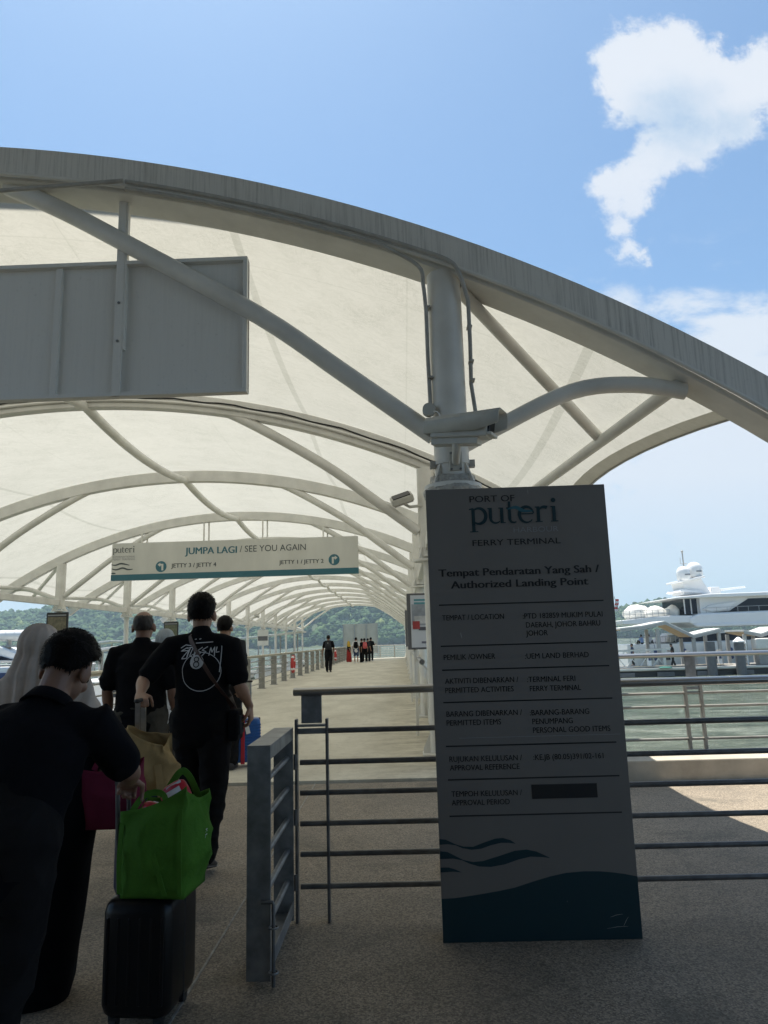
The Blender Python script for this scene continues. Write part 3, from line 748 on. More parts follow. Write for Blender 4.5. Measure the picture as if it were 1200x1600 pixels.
ws = thing('hanging_wayfinding_sign', 'long white hanging sign reading JUMPA LAGI / SEE YOU AGAIN with teal stripe', 'sign', (-4.32, ay(3), 3.2))
ox, oz = -4.32, 3.2
mb = MB(); mb.box((0, 0, 0.49), (6.50, 0.16, 0.98)); mb.build('panel', M['signwhite'], ws, 0, 0.01)
mb = MB(); mb.box((0, -0.002, 0.07), (6.504, 0.168, 0.15)); mb.build('stripe', M['teal'], ws, 0)
for px in (-6.74, -5.09, -3.53, -1.93):
    a = px - XC; zb = 0.98; zt = ztop(3, a) - 0.2 - 3.2
    mb = MB(); mb.box((px - ox - 0.05, -0.06, (zb + zt) / 2), (0.035, 0.035, zt - zb)); mb.box((px - ox + 0.05, 0.06, (zb + zt) / 2), (0.035, 0.035, zt - zb)); mb.build('hanger', M['paint'], ws, 0)
yf = -0.084
mb = MB()
for (s_, x0, x1, z, h_, b_) in (('JUMPA LAGI', -5.6229, -4.2607, 3.83, 0.175, 0.03),):
    text_into(mb, s_, x0 - ox, x1 - ox, z - oz, h_, yf, b_)
mb.build('bold_lettering', M['teal'], ws, 0)
mb = MB()
for (s_, x0, x1, z, h_, b_) in (('JETTY 3 / JETTY 4', -5.9855, -4.7993, 3.489, 0.107, 0.02), ('/ SEE YOU AGAIN', -4.1795, -2.4407, 3.847, 0.162, 0.0), ('JETTY 1 / JETTY 2', -3.1434, -1.9809, 3.494, 0.101, 0.02)):
    mb = MB(); text_into(mb, s_, x0 - ox, x1 - ox, z - oz, h_, yf, b_); mb.build('lettering', M['greyink'], ws, 0)
mb = MB(); puteri(mb, -7.549 - ox, -6.951 - ox, 3.928 - oz, 0.111, yf); mb.build('wordmark', M['greyink'], ws, 0)
mb = MB()
for (s_, x0, x1, z) in (('INTERNATIONAL', -7.54, -6.94, 3.792), ('FERRY TERMINAL', -7.54, -6.94, 3.724)): text_into(mb, s_, x0 - ox, x1 - ox, z - oz, 0.05, yf)
mb.build('small_lettering', M['faintink'], ws, 0)
mb = MB()
for wv in ([(-7.5736, 3.6153), (-7.4595, 3.6005), (-7.3331, 3.6361), (-7.219, 3.6213), (-7.0901, 3.589)], [(-7.5613, 3.5089), (-7.4406, 3.4785), (-7.2717, 3.52), (-7.1287, 3.4774), (-7.0011, 3.4835)], [(-7.5645, 3.3837), (-7.51, 3.385), (-7.451, 3.3803)]):
    pts = [(p.x - ox, p.y - oz) for p in smoothpath([(x, z) for x, z in wv], 5)]; n = len(pts)
    ribbon(mb, pts, [0.012 + 0.03 * math.sin(math.pi * (i + 1) / (n + 1)) for i in range(n)], yf)
mb.build('wave_emblem', M['greyink'], ws, 0)
for (cx, cz, flip) in ((-6.2529, 3.5271, 1), (-1.702, 3.5685, -1)):
    mb = MB(); cx -= ox; cz -= oz
    mb.add([(cx + 0.145 * math.cos(R(a)), yf, cz + 0.145 * math.sin(R(a))) for a in range(0, 360, 12)], [tuple(range(30))])
    o = mb.build('arrow_disc', M['teal'], ws, 0)
    f = flip; mb = MB()
    ribbon(mb, [(cx + f * 0.035, cz - 0.10), (cx + f * 0.035, cz + 0.055)], 0.05, yf - 0.001); ribbon(mb, [(cx + f * 0.06, cz + 0.05), (cx - f * 0.02, cz + 0.05)], 0.045, yf - 0.0015)
    mb.add([(cx - f * 0.02, yf - 0.002, cz + 0.105), (cx - f * 0.02, yf - 0.002, cz - 0.005), (cx - f * 0.09, yf - 0.002, cz + 0.05)], [(0, 1, 2)])
    mb.build('arrow', M['signwhite'], o, 0)

# ================================================================== NOTICE PYLON
PX, PY, PW, PH = 0.150, 3.73, 0.945, 2.207
py = thing('notice_pylon', 'tall grey port notice pylon with wave graphic standing before the railing', 'sign pylon', (PX, PY, 0))
mb = MB(); mb.box((PW / 2, 0.006, PH / 2), (PW, 0.012, PH)); mb.build('face_panel', M['signface'], py, 0, 0.002)
mb = MB(); mb.box((PW / 2, 0.085, PH / 2 - 0.004), (PW - 0.03, 0.14, PH - 0.03)); mb.build('body', M['signedge'], py, 0, 0.004)
PYLON_TEXT = [
 ('PORT OF', 0.2317, 0.4682, 2.1315, 0.0331, 0), ('FERRY TERMINAL', 0.2359, 0.6938, 1.8994, 0.0303, 0), ('Tempat Pendaratan Yang Sah /', 0.0528, 0.8804, 1.7438, 0.0375, 1), ('Authorized Landing Point', 0.1138, 0.8194, 1.6809, 0.0373, 1),
 ('TEMPAT / LOCATION', 0.0605, 0.377, 1.5185, 0.0266, 0), (':PTD 182859 MUKIM PULAI', 0.4734, 0.8798, 1.516, 0.0266, 0), ('DAERAH, JOHOR BAHRU', 0.4869, 0.8647, 1.4707, 0.0265, 0), ('JOHOR', 0.4843, 0.5949, 1.4294, 0.0264, 0),
 ('PEMILIK /OWNER', 0.0601, 0.3217, 1.3199, 0.0261, 0), (':UEM LAND BERHAD', 0.4721, 0.7939, 1.3147, 0.0261, 0), ('AKTIVITI DIBENARKAN /', 0.0611, 0.4312, 1.2018, 0.0259, 0), ('PERMITTED ACTIVITIES', 0.0611, 0.4046, 1.1564, 0.0257, 0),
 (':TERMINAL FERI', 0.4755, 0.7174, 1.1995, 0.0258, 0), ('FERRY TERMINAL', 0.4861, 0.7428, 1.1542, 0.0257, 0), ('BARANG DIBENARKAN /', 0.0618, 0.4392, 1.0406, 0.0261, 0), ('PERMITTED ITEMS', 0.0606, 0.3324, 0.9977, 0.0259, 0),
 (':BARANG-BARANG', 0.4785, 0.7742, 1.037, 0.026, 0), ('PENUMPANG', 0.4885, 0.6892, 0.9944, 0.0259, 0), ('PERSONAL GOOD ITEMS', 0.489, 0.8722, 0.9524, 0.0258, 0), ('RUJUKAN KELULUSAN /', 0.0669, 0.4257, 0.8242, 0.0255, 0),
 ('APPROVAL REFERENCE', 0.067, 0.4117, 0.7829, 0.0254, 0), (':KE.JB (80.05)391/02-161', 0.4821, 0.8276, 0.8234, 0.0255, 0), ('TEMPOH KELULUSAN /', 0.0694, 0.4154, 0.6602, 0.0251, 0), ('APPROVAL PERIOD', 0.0691, 0.3531, 0.6192, 0.025, 0)]
yt = -0.0016
for (s_, x0, x1, z, h_, b_) in PYLON_TEXT:
    mb = MB(); text_into(mb, s_, x0, x1, z, h_, yt, 0.028 if b_ else 0.006); mb.build('heading_lettering' if b_ else 'lettering', M['ink'], py, 0)
mb = MB(); text_into(mb, 'HARBOUR', 0.4533, 0.6877, 1.9636, 0.027, yt); mb.build('faded_lettering', M['faintink'], py, 0)
mb = MB(); mb.box((0.52, -0.0006, 0.936), (0.80, 0.0008, 0.0022)); mb.build('panel_seam', M['faintink'], py, 0)
mb = MB()
for (xa, za, xb, zb) in ((.80, .10, .86, .112), (.86, .06, .885, .10), (.78, .05, .88, .058), (.60, .17, .603, .173), (.54, 2.19, .541, 2.165), (.15, 1.455, .157, 1.425)): ribbon(mb, [(xa, za), ((xa + xb) / 2, (za + zb) / 2 + .003), (xb, zb)], [.0006, .0012, .0005], -0.0030)
mb.build('scratch', M['signedge'], py, 0)
mb = MB(); mb.box((PW / 2, 0.12, 0.006), (PW - 0.06, 0.18, 0.010)); mb.build('base_plate', M['galv'], py, 0, .002)
mb = MB(); puteri(mb, 0.226, 0.7004, 2.0152, 0.083, yt); mb.build('wordmark', M['tealink'], py, 0)
mb = MB(); ribbon(mb, [(p.x, p.y) for p in smoothpath([(0.425, 2.088), (0.47, 2.097), (0.51, 2.078), (0.56, 2.075)], 6)], [0.003 + 0.016 * math.sin(math.pi * i / 18) for i in range(19)], yt - 0.0022); mb.build('wordmark_wave', M['teal'], py, 0)
mb = MB()
for (x0, x1, z) in [(0.0468, 0.8908, 1.5975), (0.0469, 0.8933, 1.3889), (0.0489, 0.8931, 1.2696), (0.0482, 0.8949, 1.1104), (0.0527, 0.8971, 0.8983), (0.0555, 0.898, 0.7394), (0.0555, 0.8958, 0.5695)]: mb.box(((x0 + x1) / 2, -0.001, z), (x1 - x0, 0.0014, 0.0062))
mb.build('ruled_line', M['ink'], py, 0)
mb = MB(); mb.box((0.624, -0.0012, 0.674), (0.320, 0.0024, 0.066)); mb.build('blanked_strip', M['ink'], py, 0)
W1 = [(0.0005, 0.4667), (0.0317, 0.4626), (0.0787, 0.4408), (0.1166, 0.4292), (0.1644, 0.4273), (0.2132, 0.4442), (0.2717, 0.4619), (0.3102, 0.4646), (0.3479, 0.453), (0.3708, 0.4371), (0.3376, 0.4415), (0.2993, 0.4423), (0.2509, 0.4326), (0.2022, 0.4174), (0.1542, 0.414), (0.1114, 0.4221), (0.0785, 0.4363), (0.0404, 0.4417), (0.0005, 0.4397)]
W2 = [(0.0005, 0.4108), (0.0388, 0.4057), (0.0763, 0.387), (0.1136, 0.3682), (0.1609, 0.3583), (0.2089, 0.3617), (0.2864, 0.3824), (0.3641, 0.4049), (0.4216, 0.4091), (0.4687, 0.3991), (0.5057, 0.3822), (0.5352, 0.3681), (0.4956, 0.3734), (0.4386, 0.3765), (0.3807, 0.3652), (0.3128, 0.3443), (0.2455, 0.3342), (0.1885, 0.3372), (0.1415, 0.3516), (0.1088, 0.3666), (0.0662, 0.3755), (0.0005, 0.375)]
W3 = [(0.0005, 0.3365), (0.0405, 0.3359), (0.0735, 0.3262), (0.1033, 0.3123), (0.0635, 0.3167), (0.0005, 0.3143)]
W4 = [(0.0005, 0.1957), (0.0676, 0.198), (0.1629, 0.2093), (0.2775, 0.2254), (0.354, 0.2388), (0.4505, 0.266), (0.5276, 0.2856), (0.6044, 0.2999), (0.69, 0.3052), (0.7656, 0.3036), (0.8313, 0.2969), (0.8872, 0.2887), (0.9445, 0.2767), (0.9445, 0.002), (0.0005, 0.002)]
mb = MB()
for W_ in (W1, W2, W3, W4): mb.add([(x, yt, z) for x, z in W_], [tuple(range(len(W_)))])
mb.build('wave_graphic', M['tealink'], py, 0)

# ================================================================== RAILINGS
def rail(name, label, x0, x1, y, top, posts, bars, barmat, r_top, flat_h, uw=0.014):
    o = thing(name, label, 'railing', ((x0 + x1) / 2, y, 0)); cx = (x0 + x1) / 2
    mb = MB(); n = 20; rx, rz = r_top
    prof = [(rx * math.cos(2 * math.pi * i / n) * (1 if abs(math.cos(2 * math.pi * i / n)) < .7 else 1), rz * math.sin(2 * math.pi * i / n)) for i in range(n)]
    mb.sweep([(x0 - cx, 0, top - rz), (x1 - cx, 0, top - rz)], [(a, b) for a, b in prof], (0, 1, 0)); mb.build('handrail', M['stainless'], o, 50)
    for z in bars:
        mb = MB(); mb.cyl((x0 + 0.03 - cx, 0, z), (x1 - 0.03 - cx, 0, z), 0.0145, 12); mb.build('bar', barmat, o, 60)
    for px in posts:
        mb = MB(); mb.box((px - cx, 0, (top - 2 * rz + flat_h - 0.03) / 2 + 0.006), (0.112, 0.012, top - 2 * rz - flat_h + 0.03)); p = mb.build('post_plate', M['galv'], o, 0, 0.002)
        mb = MB(); mb.box((px - cx, 0, flat_h - 0.035), (0.15, 0.05, 0.012)); mb.box((px - cx, 0.0, flat_h - 0.065), (0.15, 0.03, 0.028)); mb.build('bracket', M['galv'], p, 0, 0.002)
        for s_ in (-1, 1):
            mb = MB(); mb.box((px - cx + s_ * 0.083, 0, flat_h / 2), (uw, 0.05, flat_h)); mb.build('upright', barmat, p, 0, 0.003)
    return o
rail('front_railing', 'dark grey steel railing with six thin bars running behind the notice pylon', -0.60, 6.0, 4.03, 1.185, [-0.505, 1.02, 2.55, 4.1], [0.955, 0.793, 0.637, 0.482, 0.330, 0.172], M['darkbar'], (0.045, 0.022), 1.02)
rail('quay_railing', 'weathered grey railing on the concrete kerb beside the green water', 0.9, 12.8, 8.04, 1.215, [1.52, 3.12, 4.75, 6.35, 7.95, 9.55], [0.93, 0.785, 0.645, 0.475, 0.31], M['post'], (0.05, 0.026), 0.90, 0.030)
# gate
gt = thing('swing_gate', 'open galvanised steel gate hinged to the end of the front railing', 'gate', (-0.655, 3.67, 0))
gx = 0.0525
mb = MB(); mb.box((0, -0.336, 0.4955), (0.105, 0.012, 0.955)); mb.build('front_plate', M['galv'], gt, 0, 0.002)
mb = MB(); mb.box((0, 0.33, 0.4955), (0.105, 0.012, 0.955)); mb.build('hinge_plate', M['galv'], gt, 0, 0.002)
mb = MB(); mb.box((0, 0, 0.976), (0.105, 0.684, 0.006)); mb.box((0.05, 0, 0.945), (0.006, 0.66, 0.055)); mb.build('top_channel', M['galv'], gt, 0, 0.002)
mb = MB(); mb.box((0, 0, 0.052), (0.105, 0.66, 0.008)); mb.box((0.05, 0, 0.085), (0.006, 0.66, 0.055)); mb.build('bottom_channel', M['galv'], gt, 0, 0.002)
for z in (0.82, 0.665, 0.51, 0.355, 0.205):
    mb = MB(); mb.cyl((0.02, -0.33, z), (0.02, 0.324, z), 0.0145, 12); mb.build('bar', M['galv'], gt, 60)
mb = MB(); mb.tube([(0.015, -0.36, 0.335), (0.065, -0.36, 0.335), (0.068, -0.36, 0.325), (0.068, -0.36, -0.0 + 0.005)], 0.008, 10); b = mb.build('drop_bolt', M['darkbar'], gt, 60)
for z in (0.235, 0.06):
    mb = MB(); mb.tube([(0.068 + 0.02 * math.cos(q), -0.36 + 0.02 * math.sin(q), z) for q in [i * math.pi / 8 for i in range(16)]], 0.004, 6, closed=True); mb.build('guide_ring', M['galv'], b, 60)
for z in (0.80, 0.52, 0.2):
    mb = MB(); mb.cyl((0.062, 0.335, z - 0.04), (0.062, 0.335, z + 0.04), 0.009, 10); mb.build('hinge', M['darkbar'], gt, 60)

# left railing along the walkway
lr = thing('walkway_railing', 'long grey railing with beige handrail along the left walkway edge', 'railing', (-4.72, 30, 0))
mb = MB(); mb.box((0, 7.3, 1.085), (0.16, 60.3, 0.035)); mb.box((0, 7.3, 1.045), (0.06, 60.3, 0.04)); mb.build('handrail', M['beigerail'], lr, 0, 0.01)
for z in (0.9, 0.72, 0.54, 0.36, 0.18):
    mb = MB(); mb.cyl((0, -22.8, z), (0, 37.4, z), 0.014, 8); mb.build('bar', M['post'], lr, 60)
y = 8.35
while y < Y_END:
    mb = MB(); mb.box((0, y - 30, 0.51), (0.20, 0.06, 1.02)); mb.box((0, y - 30, 0.01), (0.28, 0.18, 0.02)); mb.build('post', M['post'], lr, 0, 0.006); y += 2.3
er = thing('end_railing', 'thin grey railing closing the far end of the walkway', 'railing', (-2.1, Y_END - 0.3, 0))
mb = MB(); mb.cyl((-2.6, 0, 1.1), (2.7, 0, 1.1), 0.03, 10); mb.build('handrail', M['post'], er, 60)
for z in (0.9, 0.7, 0.5, 0.3, 0.12):
    mb = MB(); mb.cyl((-2.6, 0, z), (2.7, 0, z), 0.016, 8); mb.build('bar', M['post'], er, 60)
for x in (-2.5, -1.2, 0.1, 1.4, 2.6):
    mb = MB(); mb.box((x, 0, 0.55), (0.08, 0.05, 1.1)); mb.build('post', M['post'], er, 0)
# right side parapet with handrail
pr = thing('parapet_wall', 'low white panelled wall with tubular handrail along the right walkway edge', 'wall', (0.42, 38, 0))
mb = MB(); mb.tube([(-0.17, -28.5, 1.15), (-0.17, 29.0, 1.15)], 0.032, 14); mb.cyl((-0.17, -28.56, 1.15), (-0.17, -28.5, 1.15), 0.036, 16); mb.build('handrail', M['stainless'], pr, 50)
mb = MB(); mb.box((0.16, 0.0, 0.42), (0.05, 58.6, 0.78)); mb.build('panel', M['paint'], pr, 0)
for k in range(1, NA):
    for q in (0.25, 0.75):
        y = ay(k) + BAY * q - 38
        if y > 28.5: continue
        mb = MB(); mb.box((0.10, y, 0.13), (0.20, 0.34, 0.26)); mb.box((0.04, y, 0.6), (0.10, 0.10, 0.7)); mb.cyl((0.0, y, 0.95), (-0.17, y, 1.12), 0.015, 8); mb.build('plinth', M['roofgrey'], pr, 0, 0.02)
# posters
def poster(y, label, style):
    o = thing('poster_stand', label, 'poster stand', (0.50, y, 0), R(6), 'poster stands between the right hand columns')
    mb = MB(); mb.box((0, 0, 1.72), (0.82, 0.05, 0.86)); mb.build('frame', M['pile'], o, 0, 0.005)
    for x in (-0.3, 0.3): mb = MB(); mb.box((x, 0.03, 0.66), (0.04, 0.04, 1.3)); mb.build('leg', M['paint'], o, 0)
    mb = MB(); mb.box((0.015, -0.028, 1.72), (0.74, 0.008, 0.80)); pn = mb.build('print', pbr('poster_paper', (0.60, 0.62, 0.66), 0.5), o, 0)
    def patch(x0, x1, z0, z1, c, k=0):
        mb = MB(); mb.box(((x0 + x1) / 2, -0.034 - k * .003, (z0 + z1) / 2), (x1 - x0, 0.003, z1 - z0)); mb.build('picture', pbr('poster_ink', c, 0.5, 0, (9, 0.3)), pn, 0)
    if style == 0:
        patch(-0.34, 0.36, 1.66, 1.98, (0.33, 0.36, 0.40)); patch(-0.30, 0.30, 1.68, 1.80, (0.60, 0.60, 0.60), 1); patch(-0.33, -0.22, 1.60, 1.72, (0.36, 0.05, 0.05), 2); patch(-0.24, 0.20, 1.58, 1.63, (0.10, 0.10, 0.12), 1); patch(-0.30, -0.02, 2.03, 2.06, (0.10, 0.30, 0.34)); patch(-0.30, 0.10, 1.98, 2.01, (0.10, 0.30, 0.34)); patch(-0.2, 0.0, 1.38, 1.41, (0.2, 0.2, 0.25))
    else:
        patch(-0.34, 0.36, 1.5, 1.95, (0.18, 0.26, 0.36)); patch(-0.3, 0.1, 2.0, 2.06, (0.10, 0.14, 0.18))
poster(11.3, 'white poster stand with a red vehicle picture beside the second right column', 0)
poster(17.4, 'blue toned poster stand further along the right hand columns', 1)
# notice boards on two left columns, and small wall sign
def board(k, label, c):
    o = thing('notice_board', label, 'notice board', (XL, ay(k) - 0.14, 2.1), 0, 'notice boards strapped to left columns')
    mb = MB(); mb.box((0, 0, 0), (0.56, 0.06, 0.62)); mb.build('frame', M['cable'], o, 0, 0.01)
    mb = MB(); mb.box((0, -0.033, -0.04), (0.48, 0.006, 0.46)); mb.build('notice_sheet', pbr('notice_sheet', c, 0.6, 0, (14, 0.5)), o, 0)
    mb = MB(); mb.box((0, -0.033, 0.235), (0.48, 0.006, 0.035)); mb.build('heading_strip', M['faintink'], o, 0)
board(3, 'dark framed notice board on the left column above the woman in a hijab', (0.16, 0.14, 0.09))
board(5, 'dark framed notice board on the left column beside the tallest walking man', (0.12, 0.13, 0.08))
b3 = thing('information_board', 'pale grey notice panel on a far left column beyond the railing', 'notice board', (XL, ay(9) - 0.14, 1.9))
mb = MB(); mb.box((0, 0, 0), (0.7, 0.05, 1.0)); mb.build('panel', M['roofgrey'], b3, 0); mb = MB(); mb.box((0, -0.03, -0.05), (0.62, 0.006, 0.28)); mb.build('picture', M['pile'], b3, 0)
# life rings on the left railing
def lifering(y, label):
    o = thing('lifebuoy', label, 'lifebuoy', (-4.55, y, 0.62), 0, 'lifebuoys hung on the left railing')
    mb = MB(); mb.tube([(0.02, 0.28 * math.cos(a), 0.30 * math.sin(a)) for a in [i * math.pi / 14 for i in range(28)]], 0.065, 10, closed=True); r_ = mb.build('ring', M['red'], o, 60)
    for q in range(4):
        a0 = q * math.pi / 2 + 0.6
        mb = MB(); mb.tube([(0.02, 0.28 * math.cos(a0 + d_), 0.30 * math.sin(a0 + d_)) for d_ in (-0.14, -0.05, 0.05, 0.14)], 0.068, 10); mb.build('white_band', M['white'], r_, 60)
lifering(30.2, 'red lifebuoy with white bands on the nearer railing post'); lifering(49.5, 'red lifebuoy with white bands beside the woman in the red skirt')
# scrap of litter on the floor beyond the gate
mb = MB(); mb.add([(-0.5, 8.95, 0.006), (-0.36, 8.99, 0.03), (-0.33, 9.08, 0.012), (-0.44, 9.03, 0.008)], [(0, 1, 2, 3)]); lt = mb.build('paper_scrap', M['white'], None, 0); md = lt.modifiers.new('s', 'SOLIDIFY'); md.thickness = 0.002
tag(lt, 'crumpled white paper scrap lying on the walkway past the railing', 'litter')

# ================================================================== PEOPLE
M['skin'] = pbr('brown_skin', (0.33, 0.185, 0.12), 0.5, 0, (12, 0.12), (60, 0.05, 0.002))
M['skin_dark'] = pbr('tanned_skin', (0.24, 0.13, 0.085), 0.5, 0, (12, 0.12), (60, 0.05, 0.002))
M['hair'] = pbr('black_hair', (0.0055, 0.0045, 0.004), 0.55, 0, (60, 0.3, (1, 1, 0.2)), (90, 0.5, 0.004, (1, 1, 0.15)), 0.10)
M['thinhair'] = pbr('thinning_hair', (0.022, 0.016, 0.014), 0.6, 0, (90, 0.4))
def cloth(name, col, sc=1.0, rough=0.9):
    m, t, b, oc, out = new_mat(name)
    n = t.noise(oc, 7 * sc, 5, 0.6); wv = t.noise(oc, 420, 2, 0.5)
    t.put(b.inputs['Base Color'], t.mix(t.map(n, 0.3, 0.7, 0, 1), tuple(x * 0.8 for x in col), tuple(min(1, x * 1.15) for x in col)))
    b.inputs['Roughness'].default_value = rough; b.inputs['Specular IOR Level'].default_value = 0.08
    t.put(b.inputs['Normal'], t.bump(t.math('ADD', t.math('MULTIPLY', t.noise(oc, 26 * sc, 3, 0.6), 0.6), t.math('MULTIPLY', wv, 0.15)), 0.6, 0.012))
    return m
M['blacktee'] = cloth('black_cotton', (0.0075, 0.0075, 0.009)); M['blackpolo'] = cloth('black_pique', (0.006, 0.0063, 0.0085))
M['darkpants'] = cloth('charcoal_trousers', (0.012, 0.0115, 0.012)); M['olivepants'] = cloth('grey_olive_trousers', (0.075, 0.068, 0.055))
M['abaya'] = cloth('black_robe', (0.0045, 0.005, 0.0065)); M['hijab'] = cloth('beige_grey_scarf', (0.50, 0.42, 0.36), 0.8); M['bluehijab'] = cloth('blue_grey_scarf', (0.30, 0.34, 0.37))
M['greyshirt'] = cloth('dark_grey_shirt', (0.03, 0.032, 0.036)); M['whiteshirt'] = cloth('white_cloth', (0.62, 0.62, 0.62)); M['pale'] = cloth('pale_blue_shirt', (0.30, 0.38, 0.58)); M['denim'] = cloth('dark_denim', (0.05, 0.07, 0.12))
M['redskirt'] = cloth('dark_red_skirt', (0.30, 0.035, 0.03)); M['yellow'] = cloth('mustard_scarf', (0.55, 0.36, 0.06)); M['pink'] = cloth('coral_pink_bag', (0.55, 0.13, 0.13)); M['shoe'] = pbr('dark_shoe', (0.02, 0.02, 0.022), 0.5)
M['shoesilver'] = pbr('silver_shoe', (0.45, 0.43, 0.40), 0.3, 0.4); M['shoewhite'] = pbr('white_shoe', (0.65, 0.65, 0.63), 0.5)
M['strap'] = pbr('brown_leather_strap', (0.055, 0.025, 0.018), 0.5, 0, (20, 0.3)); M['print'] = pbr('white_screen_print', (0.55, 0.55, 0.55), 0.7); M['eye'] = pbr('dark_eye', (0.02, 0.015, 0.012), 0.15)

def remesh(mb, voxel, it=4, name='m'):
    me = mb.mesh(name); ob = bpy.data.objects.new(name, me); COL.objects.link(ob)
    md = ob.modifiers.new('r', 'REMESH'); md.mode = 'VOXEL'; md.voxel_size = voxel; md.use_smooth_shade = True
    if it: sm = ob.modifiers.new('s', 'SMOOTH'); sm.factor = 0.5; sm.iterations = it
    bpy.context.view_layer.update()
    out = bpy.data.meshes.new_from_object(ob.evaluated_get(bpy.context.evaluated_depsgraph_get()))
    bpy.data.objects.remove(ob); bpy.data.meshes.remove(me); out.materials.clear(); return out
def displace(me, fn):
    nrm = [v.normal.copy() for v in me.vertices]
    for v, n in zip(me.vertices, nrm): v.co += n * fn(v.co)
    me.update()
def folds(amp, sc=(6, 6, 3), seed=0.0, fade=None):
    def f(p):
        q = Vector((p.x * sc[0] + seed, p.y * sc[1] + seed * 2, p.z * sc[2]))
        a = noise.noise(q) + 0.5 * noise.noise(q * 2.1); ridge = (1 - abs(noise.noise(q * 1.3 + Vector((9, 3, 1))))) ** 4
        k = 1.0 if fade is None else fade(p)
        return amp * (a * 0.6 + ridge * 0.9 - 0.3) * k
    return f

def hand(mb, wrist, d, nrm, curl, side, s=1.0, fine=True):
    """wrist, finger direction, palm normal (fingers curl toward it); thumb leaves on +side of w"""
    d = Vector(d).normalized(); nrm = Vector(nrm); nrm = (nrm - d * nrm.dot(d)).normalized(); wv = d.cross(nrm) * side; wrist = Vector(wrist)
    if not fine:
        mb.limb([wrist, wrist + d * 0.09 * s, wrist + d * 0.15 * s + nrm * 0.02 * s], [(0.03 * s, 0.02 * s), (0.04 * s, 0.02 * s), (0.03 * s, 0.016 * s)], wv, 10); return
    mb.limb([wrist - d * 0.015 * s, wrist + d * 0.03 * s, wrist + d * 0.082 * s], [(0.027 * s, 0.020 * s), (0.038 * s, 0.017 * s), (0.041 * s, 0.0135 * s)], wv, 14)
    for i, (o_, L) in enumerate(((0.031, 0.070), (0.0105, 0.079), (-0.0105, 0.074), (-0.031, 0.058))):
        p = wrist + d * (0.080 - 0.004 * abs(i - 1)) * s + wv * o_ * s; q = d.copy(); pts = [p]; c = curl * (1 + 0.08 * i)
        for k, (fr, cc) in enumerate(((0.45, 0.75), (0.32, 1.1), (0.23, 0.8))):
            ax = d.cross(nrm).normalized(); q = Matrix.Rotation(c * cc, 3, ax) @ q; pts.append(pts[-1] + q * L * fr * s)
        mb.limb(pts, [0.0095 * s, 0.0088 * s, 0.0082 * s, 0.0072 * s], wv, 9)
    p = wrist + d * 0.022 * s + wv * 0.030 * s; q = (d * 0.62 + wv * 0.72 + nrm * 0.25).normalized(); q2 = (d * 0.85 + wv * 0.1 + nrm * (0.3 + 0.4 * curl)).normalized()
    mb.limb([p, p + q * 0.034 * s, p + q * 0.034 * s + q2 * 0.032 * s, p + q * 0.034 * s + (q2 * 0.6 + nrm * 0.4 * curl).normalized() * 0.055 * s], [0.0135 * s, 0.0115 * s, 0.0100 * s, 0.0085 * s], nrm, 9)

DEF = dict(pelvis=(0, 0, 0.93), chest=(0, 0.0, 1.25), neck=(0, -0.01, 1.45), head=(0, 0.02, 1.585), shL=(-0.175, 0, 1.40), shR=(0.175, 0, 1.40), elL=(-0.215, -0.03, 1.12), elR=(0.215, -0.03, 1.12),
           wrL=(-0.23, 0.05, 0.88), wrR=(0.23, 0.05, 0.88), hipL=(-0.09, 0, 0.90), hipR=(0.09, 0, 0.90), knL=(-0.10, 0.02, 0.50), knR=(0.10, 0.02, 0.50), anL=(-0.10, -0.02, 0.085), anR=(0.10, -0.02, 0.085))
def hair_field(d, style):
    """thickness of hair along direction d from the cranium centre (head-local)"""
    x, y, z = d
    if style == 'bald':
        hz = -0.75 if y < -0.2 else (-0.75 + (y + 0.2) / 0.3 * 0.75 if y < 0.1 else 0.2 + y)
        k = min(1, max(0, (z - hz) / 0.15)); crown = min(1, max(0, (0.86 + 0.1 * noise.noise(Vector((x * 6, y * 6, z * 6))) - z) / 0.30)); 
        if y > 0.35: crown = 0
        return -0.012 + (0.0148) * k * crown + 0.0018 * noise.noise(Vector((x * 9, y * 9, z * 9)))
    hz = -0.72 if y < -0.45 else (-0.72 + (y + 0.45) / 0.5 * 0.74 if y < 0.05 else 0.02 + (y - 0.05) * 0.55)
    k = min(1, max(0, (z - hz) / 0.16)); k = k * k * (3 - 2 * k)
    th = 0.010 + 0.014 * max(0, z + 0.3) + (0.010 * max(0, y) if z > 0.3 else 0)
    return -0.02 + (0.02 + th) * k

